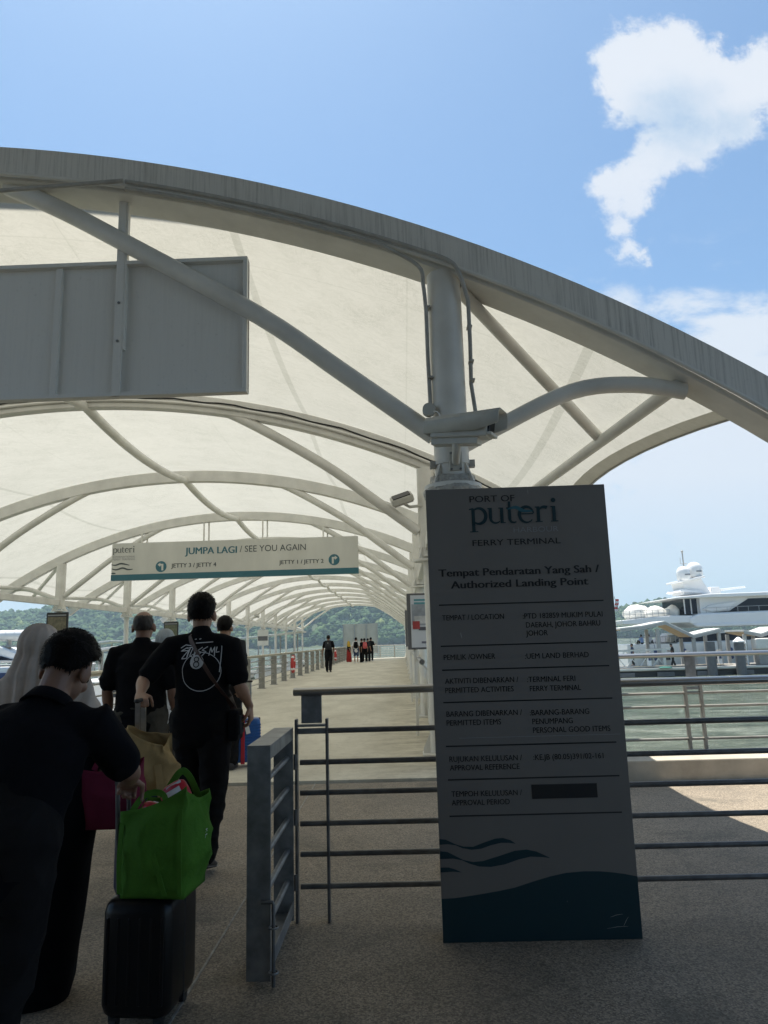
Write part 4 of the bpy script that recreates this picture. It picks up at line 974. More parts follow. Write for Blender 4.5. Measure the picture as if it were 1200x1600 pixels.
def person(label, loc, yaw=0.0, h=1.70, J=None, shirt='blacktee', pants='darkpants', skin='skin', style='short', hyaw=0, hpitch=0, hroll=0, voxel=0.007, fine=True, group=None,
           garment='tee', shoes='shoe', curl=(0.5, 0.5), handdir=None, handnrm=None, tufts=0, girth=1.0, seed=0.0, hijab=None, sleeves=True, hem=0.80, shorts=False, seated=False):
    s = h / 1.70; root = thing('person', label, 'person', loc, yaw, group)
    j = {k: Vector(v) * s for k, v in DEF.items()}
    for k, v in (J or {}).items(): j[k] = Vector(v)
    g = girth; up = lambda a, b, f: a.lerp(b, f)
    # ---------------- body: one continuous surface
    b = MB()
    hm = Matrix.Rotation(R(hyaw), 3, 'Z') @ Matrix.Rotation(R(-hpitch), 3, 'X') @ Matrix.Rotation(R(hroll), 3, 'Y'); hs = s * 1.0; H0 = j['head']
    def hp(p): return H0 + hm @ (Vector(p) * hs)
    def he(c, r, rot=None, **kw): b.ellipsoid(hp(c), [q * hs for q in r], hm if rot is None else hm @ rot, **kw)
    he((0, -.012, .025), (.075, .095, .092)); he((0, .028, -.045), (.058, .064, .068)); he((0, .064, -.092), (.027, .024, .02))
    he((0, .080, .024), (.05, .018, .013)); he((0, .089, -.064), (.024, .013, .009)); he((0.034, .07, -.03), (.024, .022, .022)); he((-0.034, .07, -.03), (.024, .022, .022))
    b.limb([hp((0, .092, .012)), hp((0, .104, -.012)), hp((0, .112, -.03))], [.008 * hs, .011 * hs, .014 * hs])
    for e in (-1, 1):
        if hijab is None: he((e * .083, -.010, -.014), (.013, .024, .037), Matrix.Rotation(R(e * -14), 3, 'Z') @ Matrix.Rotation(R(10), 3, 'X'))
    b.limb([hp((0, -.025, -.03)), hp((0, -.02, -.09)), up(j['neck'], H0, 0.1), j['neck'] - Vector((0, 0, .03))], [.054 * hs, .054 * hs, .060 * hs, .07 * hs])
    tw = 0.93
    b.limb([j['pelvis'] - Vector((0, 0, .04)), up(j['pelvis'], j['chest'], .35), j['chest'], up(j['chest'], j['neck'], .6), j['neck'] - Vector((0, 0, .02))], [(.15 * g, .10 * g), (.135 * g, .095 * g), (.155 * g, .105 * g), (.15 * g, .085 * g), (.07, .06)], j['shR'] - j['shL'], 18)
    for sd, e in (('L', -1), ('R', 1)):
        b.limb([up(j['neck'], j['sh' + sd], .3) - Vector((0, 0, .02)), j['sh' + sd], up(j['sh' + sd], j['el' + sd], .5), j['el' + sd]], [.042, .046 * s, .042 * s * g, .039 * s])
        wr = j['wr' + sd]; el = j['el' + sd]
        b.limb([el, up(el, wr, .3), up(el, wr, .8), wr], [.040 * s, .041 * s * (1 + (g - 1) * .6), .028 * s, (.027 * s, .021 * s)])
        dd = Vector((handdir or {}).get(sd, wr - el)); nn = Vector((handnrm or {}).get(sd, (-e, 0.1, 0)))
        hand(b, wr, dd, nn, curl[0 if e < 0 else 1], -e if (handnrm or {}).get(sd + 'flip') is None else e, s, fine)
        b.limb([j['hip' + sd], j['kn' + sd], up(j['kn' + sd], j['an' + sd], .3), j['an' + sd]], [.078 * s, .053 * s, .052 * s, .036 * s])
        b.limb([j['an' + sd], j['an' + sd] + Vector((0, .10 * s, -.055 * s))], [.038 * s, .03 * s])
    me = remesh(b, voxel, 2); link('body', me, M[skin], root, 180)
    if fine and hijab is None:
        for e in (-1, 1):
            mb = MB(); mb.ellipsoid(hp((e * .031, .083, .004)), [.0125 * hs] * 3); mb.build('eye', M['eye'], root, 180)
    # ---------------- hair or scarf
    cr = Vector((0, -.012, .025)); rad = Vector((.075, .095, .092))
    if hijab is None:
        mb = MB(); nu, nv = (72, 44) if fine else (28, 18)
        def hs_pt(th, a, extra=0):
            d_ = Vector((math.sin(th) * math.cos(a), math.sin(th) * math.sin(a), math.cos(th)))
            t_ = hair_field(d_, style)
            if t_ > 0: t_ += 0.004 * noise.noise(Vector((d_.x * 5 + seed, d_.y * 5, d_.z * 3))) + (0.003 * noise.noise(Vector((d_.x * 22, d_.y * 22, d_.z * 5 + seed))) if fine else 0)
            return cr + Vector((d_.x * (rad.x + t_ + extra), d_.y * (rad.y + t_ + extra), d_.z * (rad.z + t_ + extra))), d_, t_
        for jn in range(nv + 1):
            for k in range(nu): mb.v.append(tuple(hp(hs_pt(math.pi * (jn + 0.02) / (nv + 0.04), 2 * math.pi * k / nu)[0])))
        for jn in range(nv):
            for k in range(nu): k2 = (k + 1) % nu; mb.f.append((jn * nu + k, (jn + 1) * nu + k, (jn + 1) * nu + k2, jn * nu + k2)); mb.m.append(0)
        ho_ = mb.build('hair', M['thinhair' if style == 'bald' else 'hair'], root, 180)
        if tufts:
            rng = random.Random(int(seed * 100) + 5); tb_ = MB()
            while tufts > 0:
                th = math.acos(rng.uniform(-0.75, 1)); a = rng.uniform(0, 2 * math.pi); p, d_, t_ = hs_pt(th, a)
                if t_ < 0.006: continue
                tufts -= 1
                p = Vector(p); fl = Vector((0.10 * d_.x + rng.uniform(-.25, .25), 0.75 if d_.z > 0.35 else 0.1, -0.9 if d_.z < 0.5 else -0.1)); fl = (fl - d_ * fl.dot(d_) * 0.9).normalized()
                L = rng.uniform(.012, .024) * (1.25 if d_.z > .3 else 0.8); wd = rng.uniform(.0014, .0028); sd_ = d_.cross(fl).normalized() * wd
                a0 = p - d_ * .003; a1 = p + fl * L * .5 + d_ * .006; a2 = p + fl * L + d_ * rng.uniform(-.001, .007)
                tb_.add([tuple(hp(q)) for q in (a0 - sd_, a0 + sd_, a1 + sd_ * .8, a1 - sd_ * .8, a2)], [(0, 1, 2, 3), (3, 2, 4)])
            tb_.build('hair_strands', M['hair'], ho_, 180)
    else:
        mb = MB(); mb.ellipsoid(hp((0, -.035, .022)), [.098 * hs, .108 * hs, .112 * hs], hm); mb.ellipsoid(hp((0, -.03, -.05)), [.100 * hs, .105 * hs, .135 * hs], hm)
        mb.limb([hp((0, -.03, -.06)), j['neck'] + Vector((0, -.015, .02)), up(j['neck'], j['chest'], .25)], [(.105, .10), (.125, .112), (.17 * g, .125)], j['shR'] - j['shL'], 20)
        for sd in 'LR': mb.limb([j['neck'] + Vector((0, -.01, -.02)), j['sh' + sd] + Vector((0, -.01, 0.015)), up(j['sh' + sd], j['el' + sd], .45)], [.08, .085, (.08, .075)])
        mb.limb([up(j['neck'], j['chest'], .1), up(j['neck'], j['chest'], .9)], [(.18 * g, .115), (.19 * g, .13)], j['shR'] - j['shL'], 20)
        me = remesh(mb, max(.009, voxel), 5); fold_c = j['neck']; displace(me, lambda p: .0075 * math.sin(11 * math.atan2(p.x - fold_c.x, p.y - fold_c.y + .02) + 26 * (p.z - fold_c.z) + 5 * noise.noise(p * 5)) * (0.35 + 0.65 * max(0, min(1, (H0.z + .07 - p.z) / .12))) + .010 * noise.noise(Vector((p.x * 9, p.y * 9, p.z * 5 + seed)))); link('headscarf', me, M[hijab], root, 180)
    # ---------------- clothes
    wide = j['shR'] - j['shL']; vz = max(.010, voxel * 1.2)
    if garment in ('tee', 'polo'):
        mb = MB(); P, C_, N_ = j['pelvis'], j['chest'], j['neck']
        hemp = P + (P - C_) * ((j['pelvis'].z / s - hem) / 0.32) if not seated else P
        mb.limb([hemp, P, up(P, C_, .5), C_, up(C_, N_, .45), up(C_, N_, .8), N_ + (H0 - N_) * .06], [(.178 * g, .128 * g), (.178 * g, .13 * g), (.170 * g, .128 * g), (.182 * g, .132 * g), (.180 * g, .118 * g), (.12, .085), (.069, .066)], wide, 24)
        for sd in 'LR':
            sh, el = j['sh' + sd], j['el' + sd]
            mb.limb([up(N_, sh, .25) - Vector((0, 0, .03)), up(N_, sh, .7) - Vector((0, 0, .012)), sh, up(sh, el, .42), up(sh, el, .80)], [.062, .064 * s, .068 * s * g, .068 * s * g, .066 * s * g])
            if garment == 'polo': pass
        me = remesh(mb, vz, 6); fz = P.z
        displace(me, folds(.011, (4.5, 4.5, 7), seed, lambda p: min(1, max(0.25, (N_.z - p.z) / .22)))); sh_o = link('shirt', me, M[shirt], root, 180)
        if garment == 'polo':
            c_ = MB(); nk = N_ + (H0 - N_) * 0.12; ax = (H0 - N_).normalized()
            ring = []
            for q in range(28):
                a = 2 * math.pi * q / 28; rx_ = Vector((1, 0, 0)); ry_ = ax.cross(rx_).normalized(); rx_ = ry_.cross(ax)
                for (rr, hh) in ((.082, -.028), (.068, .022), (.074, .02), (.094, -.03)): c_.v.append(tuple(nk + (rx_ * math.cos(a) + ry_ * math.sin(a)) * rr * s + ax * hh * s))
            for q in range(28):
                for r_ in range(4): a = q * 4 + r_; bq = q * 4 + (r_ + 1) % 4; c2 = ((q + 1) % 28) * 4 + (r_ + 1) % 4; d2 = ((q + 1) % 28) * 4 + r_; c_.f.append((a, bq, c2, d2)); c_.m.append(0)
            c_.build('collar', M[shirt], sh_o, 180)
    elif garment == 'robe':
        mb = MB(); P, C_, N_ = j['pelvis'], j['chest'], j['neck']
        mb.limb([Vector((P.x * .55, P.y + .0, .06)), Vector((P.x * .8, P.y, .35)), P - Vector((0, 0, .1)), up(P, C_, .5), C_, up(C_, N_, .5), N_ - Vector((0, 0, .03))], [(.16 * g, .17 * g), (.165 * g, .165 * g), (.185 * g, .15 * g), (.175 * g, .135 * g), (.18 * g, .13 * g), (.17 * g, .11 * g), (.075, .07)], wide, 28)
        for sd in 'LR': mb.limb([up(N_, j['sh' + sd], .4) - Vector((0, 0, .03)), j['sh' + sd], j['el' + sd], up(j['el' + sd], j['wr' + sd], .85)], [.06, .07, .066, .06])
        me = remesh(mb, vz, 5); displace(me, lambda p: .016 * noise.noise(Vector((p.x * 9 + seed, p.y * 9, p.z * 1.2))) * min(1, max(.1, (1.1 - p.z))) + .006 * noise.noise(p * 6)); sh_o = link('robe', me, M[shirt], root, 180)
    if garment != 'robe':
        mb = MB(); mb.limb([j['pelvis'] - Vector((0, 0, .02)), j['pelvis'] + Vector((0, 0, .08))], [(.165 * g, .118 * g), (.16 * g, .115 * g)], wide, 20)
        for sd in 'LR':
            hpv, kn, an = j['hip' + sd], j['kn' + sd], j['an' + sd]
            if shorts: mb.limb([hpv + Vector((0, 0, .02)), up(hpv, kn, .5), up(hpv, kn, .95)], [(.105 * s * g, .11 * s * g), .095 * s * g, .088 * s * g])
            else: mb.limb([hpv + Vector((0, 0, .02)), up(hpv, kn, .35), kn, up(kn, an, .5), up(kn, an, .98)], [(.108 * s * g, .115 * s * g), .100 * s * g, .082 * s, .076 * s, .072 * s])
        me = remesh(mb, vz, 5); displace(me, folds(.012, (6, 6, 9), seed + 4)); link('trousers' if not shorts else 'shorts', me, M[pants], root, 180)
    # ---------------- shoes
    for sd in 'LR':
        an = j['an' + sd]; kn = j['kn' + sd]; fl = Vector((0, 1, 0)); lift = an.z - .085 * s
        pitch = 0 if lift < .02 else min(1.0, lift * 4)
        Rm = Matrix.Rotation(-pitch, 3, 'X'); mb = MB(); base = an - Vector((0, 0, .06 * s))
        mb.limb([base + Rm @ Vector((0, -.045, .02)) * s, base + Rm @ Vector((0, .03, .022)) * s, base + Rm @ Vector((0, .11, .0)) * s, base + Rm @ Vector((0, .165, -.004)) * s], [(.036 * s, .042 * s), (.042 * s, .046 * s), (.046 * s, .028 * s), (.040 * s, .02 * s)], (1, 0, 0), 16)
        sh_ = mb.build('shoe', M[shoes], root, 180)
        mb = MB(); mb.limb([base + Rm @ Vector((0, -.05, -.012)) * s, base + Rm @ Vector((0, .03, -.012)) * s, base + Rm @ Vector((0, .12, -.016)) * s, base + Rm @ Vector((0, .17, -.016)) * s], [(.036 * s, .011 * s), (.042 * s, .011 * s), (.047 * s, .009 * s), (.040 * s, .009 * s)], (1, 0, 0), 14)
        mb.build('sole', M['shoewhite' if shoes == 'shoewhite' else 'shoe'], sh_, 180)
    return root, (sh_o if garment in ('tee', 'polo', 'robe') else None), j

def onto_back(sh_o, strokes, mat, name, parent, off=.003):
    """lay flat print strokes (x,z polylines with widths) on the back of a shirt mesh by casting along +Y"""
    bvh = BVHTree.FromPolygons([v.co[:] for v in sh_o.data.vertices], [tuple(p.vertices) for p in sh_o.data.polygons]); out = MB()
    for n_s, (pts, wd) in enumerate(strokes):
        P = []; L = 0
        for a, c in zip(pts, pts[1:]):
            n = max(1, int(math.hypot(c[0] - a[0], c[1] - a[1]) / .008))
            for i in range(n): P.append((a[0] + (c[0] - a[0]) * i / n, a[1] + (c[1] - a[1]) * i / n))
        P.append(pts[-1]); vs = []
        for i, (x, z) in enumerate(P):
            a = P[max(i - 1, 0)]; c = P[min(i + 1, len(P) - 1)]; dx, dz = c[0] - a[0], c[1] - a[1]; l = math.hypot(dx, dz) or 1
            for e in (1, -1):
                xx, zz = x - dz / l * wd / 2 * e, z + dx / l * wd / 2 * e
                hit = bvh.ray_cast(Vector((xx, -1.5, zz)), Vector((0, 1, 0)))
                yv = hit[0].y if hit[0] is not None else (vs[-1][1] + off if vs else -.12)
                vs.append((xx, yv - off - n_s * .0002, zz))
        out.add(vs, [(2 * i, 2 * i + 1, 2 * i + 3, 2 * i + 2) for i in range(len(P) - 1)])
    return out.build(name, mat, parent, 0)

# 1. nearest man, stooping over his suitcase handle
LA = (-1.22, 2.45, 0)
def rel(p, o): return tuple(Vector(p) - Vector(o))
manA, shA, jA = person('man in a black polo shirt bending over the black suitcase handle in the near left', LA, 0, 1.66,
    {k: rel(v, LA) for k, v in dict(pelvis=(-1.27, 2.33, 0.86), chest=(-1.245, 2.41, 1.08), neck=(-1.205, 2.475, 1.235), head=(-1.185, 2.565, 1.355), shL=(-1.405, 2.46, 1.19), shR=(-1.045, 2.46, 1.19), elR=(-0.975, 2.62, 1.00), wrR=(-1.050, 2.83, 0.930),
     elL=(-1.47, 2.50, 0.94), wrL=(-1.45, 2.62, 0.72), hipL=(-1.36, 2.30, 0.85), hipR=(-1.18, 2.30, 0.85), knL=(-1.38, 2.38, 0.46), knR=(-1.20, 2.30, 0.47), anL=(-1.38, 2.42, 0.085), anR=(-1.22, 2.14, 0.12)).items()},
    'blackpolo', 'darkpants', 'skin_dark', 'short', hyaw=-5, hpitch=30, hroll=7, voxel=0.0055, garment='polo', curl=(0.5, 1.15), handdir={'R': (-0.20, 0.42, -0.20)}, handnrm={'R': (0.05, -0.3, -0.9)}, tufts=1500, girth=1.08, seed=1.3, hem=0.74)

# 2. woman in the beige headscarf and long black robe
LB = (-1.64, 3.28, 0)
womB, rbB, jB = person('woman in a beige grey headscarf and long black robe beside the stooping man', LB, 0, 1.53,
    {'pelvis': (0.10, 0, 0.84), 'chest': (0.035, 0, 1.12), 'wrR': (0.28, 0.06, 0.94), 'elR': (0.265, -0.02, 1.04), 'wrL': (-0.2, 0.1, 0.85), 'anR': (0.10, -0.055, 0.07), 'shR': (0.155, 0, 1.25), 'shL': (-0.125, 0, 1.23)}, 'abaya', 'darkpants', 'skin', garment='robe', hijab='hijab', shoes='shoesilver', voxel=0.008, seed=2.2, curl=(0.5, 1.2))
# long scarf ends over both shoulders
mb = MB()
for e in (1,):
    pts = smoothpath([(e * .07, -.03, 1.33), (e * .13, -.075, 1.28), (e * .19, -.06, 1.16), (e * .215, 0.0, 1.04), (e * .20, .06, .96)], 6)
    mb.limb(pts, [(.035 + .03 * min(1, i / 10), .012) for i in range(len(pts))], (0, 1, 0.2), 12)
scf = mb.mesh('scarf_end'); displace(scf, folds(.006, (14, 14, 5), 3)); link('scarf_end', scf, cloth('pale_scarf', (0.50, 0.46, 0.43)), womB, 180)

# 3. balding man in a plain black T-shirt
LC = (-2.045, 5.7, 0)
person('balding man in a plain black T-shirt and grey trousers walking ahead', LC, 0, 1.71, {'elL': (-.26, -.02, 1.11), 'wrL': (-.265, .06, .88), 'elR': (.25, -.02, 1.11), 'wrR': (.27, .05, .88), 'knL': (-.1, .10, .5), 'anL': (-.1, .14, .1), 'anR': (.1, -.2, .13), 'knR': (.1, 0, .5), 'shL': (-.19, 0, 1.395), 'shR': (.19, 0, 1.395)}, 'blacktee', 'olivepants', 'skin_dark', 'bald', hyaw=4, girth=1.12, seed=5.1, voxel=0.008, tufts=0)

# 4. man with the printed T-shirt, pulling a case behind him
LD = (-1.335, 4.9, 0)
manD, shD, jD = person('tallest man in a black T-shirt with a white eight ball print and brown strap', LD, 0, 1.76,
    {k: rel(v, LD) for k, v in dict(pelvis=(-1.345, 4.9, 0.96), chest=(-1.345, 4.9, 1.29), neck=(-1.355, 4.89, 1.505), head=(-1.362, 4.925, 1.64), shL=(-1.545, 4.88, 1.435), shR=(-1.150, 4.88, 1.43), elL=(-1.70, 4.78, 1.215), wrL=(-1.655, 4.60, 1.135),
     elR=(-1.085, 4.86, 1.165), wrR=(-1.035, 4.94, 1.02), hipL=(-1.44, 4.9, 0.93), hipR=(-1.255, 4.9, 0.93), knL=(-1.44, 5.05, 0.53), knR=(-1.26, 4.90, 0.50), anL=(-1.44, 5.2, 0.09), anR=(-1.28, 4.78, 0.14)).items()},
    'blacktee', 'darkpants', 'skin', 'short', hyaw=3, voxel=0.0065, curl=(1.25, 0.55), handdir={'L': (0.18, -0.35, -0.16), 'R': (0.1, .1, -1)}, handnrm={'L': (0.1, 0.2, -0.9)}, tufts=700, girth=1.05, seed=7.7, hem=0.86)
cx = 0.012
strokes = []
def circ(x, z, r, a0=0, a1=360, n=40): return [(x + r * math.cos(R(a0 + (a1 - a0) * i / n)), z + r * math.sin(R(a0 + (a1 - a0) * i / n))) for i in range(n + 1)]
strokes.append((circ(cx, 1.262, .124), .0042))
for lt in ([(-.135, 1.41), (-.10, 1.425), (-.06, 1.42)], [(-.03, 1.432), (.08, 1.436)], [(-.04, 1.450), (-.028, 1.452)], [(-.01, 1.451), (.002, 1.453)],
           [(-.085, 1.412), (-.13, 1.395), (-.075, 1.398), (-.12, 1.358)], [(-.12, 1.358), (-.085, 1.36), (-.07, 1.405)], [(-.09, 1.408), (-.035, 1.414)], [(-.062, 1.412), (-.082, 1.36)],
           [(-.045, 1.408), (-.062, 1.372), (-.04, 1.364), (-.02, 1.408)], [(-.02, 1.408), (-.032, 1.366)], [(.02, 1.412), (-.012, 1.395), (.014, 1.388), (-.014, 1.366)], [(.052, 1.414), (.018, 1.397), (.044, 1.39), (.016, 1.368)],
           [(.062, 1.37), (.072, 1.41), (.08, 1.385), (.095, 1.412), (.096, 1.368)], [(.108, 1.412), (.104, 1.385), (.124, 1.388)], [(.14, 1.416), (.128, 1.29)]):
    strokes.append(([(x_, 1.39 + (z_ - 1.39) * 1.35) for x_, z_ in lt], .0056))
onto_back(shD, strokes, M['print'], 'back_print', shD)
disc = [([(-.012 + (i - 30) * .0015, 1.325 + .045 * math.sqrt(max(0, 1 - (i / 30 - 1) ** 2)) * -1), (-.012 + (i - 30) * .0015, 1.325 + .045 * math.sqrt(max(0, 1 - (i / 30 - 1) ** 2)))], .0017) for i in range(61)]
onto_back(shD, disc, M['print'], 'white_disc', shD, .003)
onto_back(shD, [(circ(-.012, 1.342, .0145), .007), (circ(-.012, 1.309, .017), .007)], M['ink'], 'numeral', shD, .0165)
# crossbody strap with pouch
bvhD = BVHTree.FromPolygons([v.co[:] for v in shD.data.vertices], [tuple(p.vertices) for p in shD.data.polygons])
sp = []
for i in range(27):
    q = i / 26; x = -.085 + .285 * q; z = 1.495 - .47 * q
    hit = bvhD.ray_cast(Vector((x, -1, z)), Vector((0, 1, 0))); yv = hit[0].y if hit[0] is not None else (sp[-1][1] + .012 if sp else -.1); sp.append((x, yv - .006, z))
for _ in range(4): sp = [sp[0]] + [(b_[0], min(b_[1], (a[1] + b_[1] + c[1]) / 3), b_[2]) for a, b_, c in zip(sp, sp[1:], sp[2:])] + [sp[-1]]
bagD = thing('shoulder_bag', 'small dark shoulder bag on a brown strap at the tallest man\'s right hip', 'shoulder bag', (LD[0] + .20, LD[1], 0.93))
mb = MB(); o_ = Vector((.20, 0, .93)); mb.sweep([Vector(p) - o_ for p in sp] + [Vector((.205, -.03, 1.0)) - o_], [(-.002, -.017), (.002, -.017), (.002, .017), (-.002, .017)], (0.35, 1, 0.2)); mb.build('strap', M['strap'], bagD, 0)
mb = MB(); mb.sweep([Vector((-.085, sp[0][1], 1.495)) - o_, Vector((-.075, -.02, 1.515)) - o_, Vector((-.05, .08, 1.44)) - o_, Vector((.03, .15, 1.28)) - o_, Vector((.15, .13, 1.08)) - o_, Vector((.205, .04, 1.0)) - o_], [(-.002, -.017), (.002, -.017), (.002, .017), (-.002, .017)], (0.35, 1, 0.2)); mb.build('front_strap', M['strap'], bagD, 0)
mb = MB(); mb.box((.015, 0, -.02), (.07, .17, .20)); mb.build('pouch', M['blacktee'], bagD, 0, .02, 3); mb = MB(); mb.box((.052, 0, -.02), (.015, .12, .12)); mb.build('pocket', M['greyshirt'], bagD, 0, .006)

# 5. man behind him with the blue case, 6. scarfed person half hidden
person('man in a dark grey shirt half hidden behind the tallest man', (-2.14, 8.75, 0), 0, 1.76, {'wrR': (.235, -.12, .93), 'elR': (.235, -.08, 1.15)}, 'greyshirt', 'darkpants', 'skin', 'short', hyaw=-6, voxel=0.010, seed=9.4, girth=1.08, tufts=250, curl=(.5, 1.1))
person('person in a blue grey headscarf and white top mostly hidden by the balding man', (-2.42, 7.4, 0), 0, 1.60, None, 'whiteshirt', 'olivepants', 'skin', hijab='bluehijab', voxel=0.010, seed=11.2)
# 7. man walking far ahead with a backpack
fm, fs_, fj = person('man in black with a backpack walking alone far along the walkway', (-3.66, 36.2, 0), 0, 1.80, {'knL': (-.1, .12, .52), 'anL': (-.1, .2, .12), 'knR': (.1, .02, .52), 'anR': (.1, -.22, .16), 'elL': (-.26, -.03, 1.2), 'wrL': (-.30, .05, .95), 'elR': (.26, -.03, 1.2), 'wrR': (.25, .12, 1.05)}, 'blacktee', 'darkpants', 'skin_dark', 'short', voxel=0.014, fine=False, seed=3.3, shoes='shoe')
def backpack(label, loc, mat, group=None, rz=0):
    o = thing('backpack', label, 'backpack', loc, rz, group)
    mb = MB(); mb.limb([(0, 0, -.17), (0, -.01, 0), (0, 0, .16)], [(.15, .08), (.16, .09), (.13, .07)], (1, 0, 0), 16); mb.build('bag', mat, o, 180)
    mb = MB(); mb.limb([(0, -.075, -.13), (0, -.085, -.02)], [(.11, .035), (.10, .035)], (1, 0, 0), 12); mb.build('front_pocket', mat, o, 180)
    for e in (-1, 1): mb = MB(); mb.tube([(e * .09, .03, .17), (e * .12, .1, .22), (e * .12, .2, .14), (e * .13, .22, 0)], .014, 6); mb.build('shoulder_strap', mat, o, 60)
    return o
bp = backpack('black backpack with a small pale mark on the lone man walking far ahead', (-3.66, 36.0, 1.34), M['greyshirt'])
mb = MB(); mb.box((0, -.095, .10), (.06, .01, .012)); mb.build('logo_mark', M['white'], bp, 0)
# 8. the waiting group
GR = 'people waiting at the far end of the walkway'
person('woman in a mustard headscarf and dark red skirt at the left of the far group', (-4.02, 55.0, 0), R(-70), 1.54, None, 'blacktee', 'redskirt', 'skin', garment='tee', hijab='yellow', voxel=0.016, fine=False, group=GR, seed=1)
sk = MB(); sk.limb([(0, 0, .95), (0, 0, .5), (0, 0, .1)], [(.17, .13), (.2, .17), (.24, .2)], (1, 0, 0), 18); skm = sk.mesh('skirt'); displace(skm, lambda p: .02 * noise.noise(Vector((p.x * 9, p.y * 9, p.z)))); link('skirt', skm, M['redskirt'], [o for o in COL.objects if o.get('label', '').startswith('woman in a mustard')][0], 180)
person('man in a white shirt and denim shorts with a black backpack in the far group', (-3.27, 51.7, 0), 0, 1.76, None, 'whiteshirt', 'denim', 'skin', 'short', voxel=0.016, fine=False, group=GR, shorts=True, shoes='shoewhite', seed=2)
backpack('black backpack worn by the man in white shirt and shorts', (-3.27, 51.5, 1.26), M['blacktee'])
person('dark clothed person standing left of the pink backpack in the far group', (-2.93, 52.9, 0), R(20), 1.68, None, 'blacktee', 'abaya', 'skin', 'short', voxel=0.016, fine=False, group=GR, garment='robe', seed=3)
person('person in dark clothes wearing the pink backpack in the far group', (-2.70, 52.4, 0), R(10), 1.69, None, 'blacktee', 'darkpants', 'skin', 'short', voxel=0.016, fine=False, group=GR, shoes='shoewhite', seed=4)
backpack('coral pink backpack worn by a person in the far group', (-2.66, 52.2, 1.22), M['pink'], rz=R(10))
person('person half hidden behind the pink backpack wearer at the far end', (-2.60, 55.2, 0), R(-30), 1.69, None, 'greyshirt', 'darkpants', 'skin', 'short', voxel=0.018, fine=False, group=GR, seed=5)
person('person in black at the right end of the far group with one hand raised', (-2.38, 55.5, 0), R(-15), 1.76, {'elR': (.26, .02, 1.2), 'wrR': (.3, .2, 1.28)}, 'blacktee', 'darkpants', 'skin', 'short', voxel=0.016, fine=False, group=GR, shoes='shoewhite', seed=6)

# ================================================================== LUGGAGE
M['caseblack'] = pbr('glossy_black_shell', (0.006, 0.006, 0.007), 0.3, 0, (8, 0.2), None, 0.3); M['caseblue'] = pbr('blue_shell', (0.012, 0.085, 0.30), 0.35, 0, (6, 0.2)); M['casenavy'] = pbr('navy_shell', (0.008, 0.02, 0.06), 0.35)
M['redband'] = pbr('red_luggage_belt', (0.42, 0.015, 0.03), 0.6); M['pinkfab'] = cloth('maroon_pink_fabric', (0.15, 0.02, 0.045)); M['greenfab'] = cloth('green_nonwoven', (0.07, 0.185, 0.026), 1.5, 0.75); M['beigefab'] = cloth('tan_paper_fabric', (0.36, 0.25, 0.115), 1.0, 0.8)
def rbox(mb, x, y, z0, z1, r, n=5):
    prof = []
    for (cx_, cy_, a0) in ((x / 2 - r, y / 2 - r, 0), (-x / 2 + r, y / 2 - r, 90), (-x / 2 + r, -y / 2 + r, 180), (x / 2 - r, -y / 2 + r, 270)):
        for i in range(n + 1): a = R(a0 + 90 * i / n); prof.append((cx_ + r * math.cos(a), cy_ + r * math.sin(a)))
    m_ = len(prof); lv = [(z0, .86), (z0 + r * .35, .95), (z0 + r, 1), (z1 - r, 1), (z1 - r * .35, .95), (z1, .86)]; vs = []; fs = []
    for z, k in lv: vs += [(px * (1 - (1 - k) * r * 2.2 / x) if False else px * k + 0 * r, py * k, z) for px, py in prof]
    for i in range(len(lv) - 1):
        for q in range(m_): q2 = (q + 1) % m_; fs.append((i * m_ + q, i * m_ + q2, (i + 1) * m_ + q2, (i + 1) * m_ + q))
    fs.append(tuple(range(m_ - 1, -1, -1))); fs.append(tuple((len(lv) - 1) * m_ + q for q in range(m_))); mb.add(vs, fs)
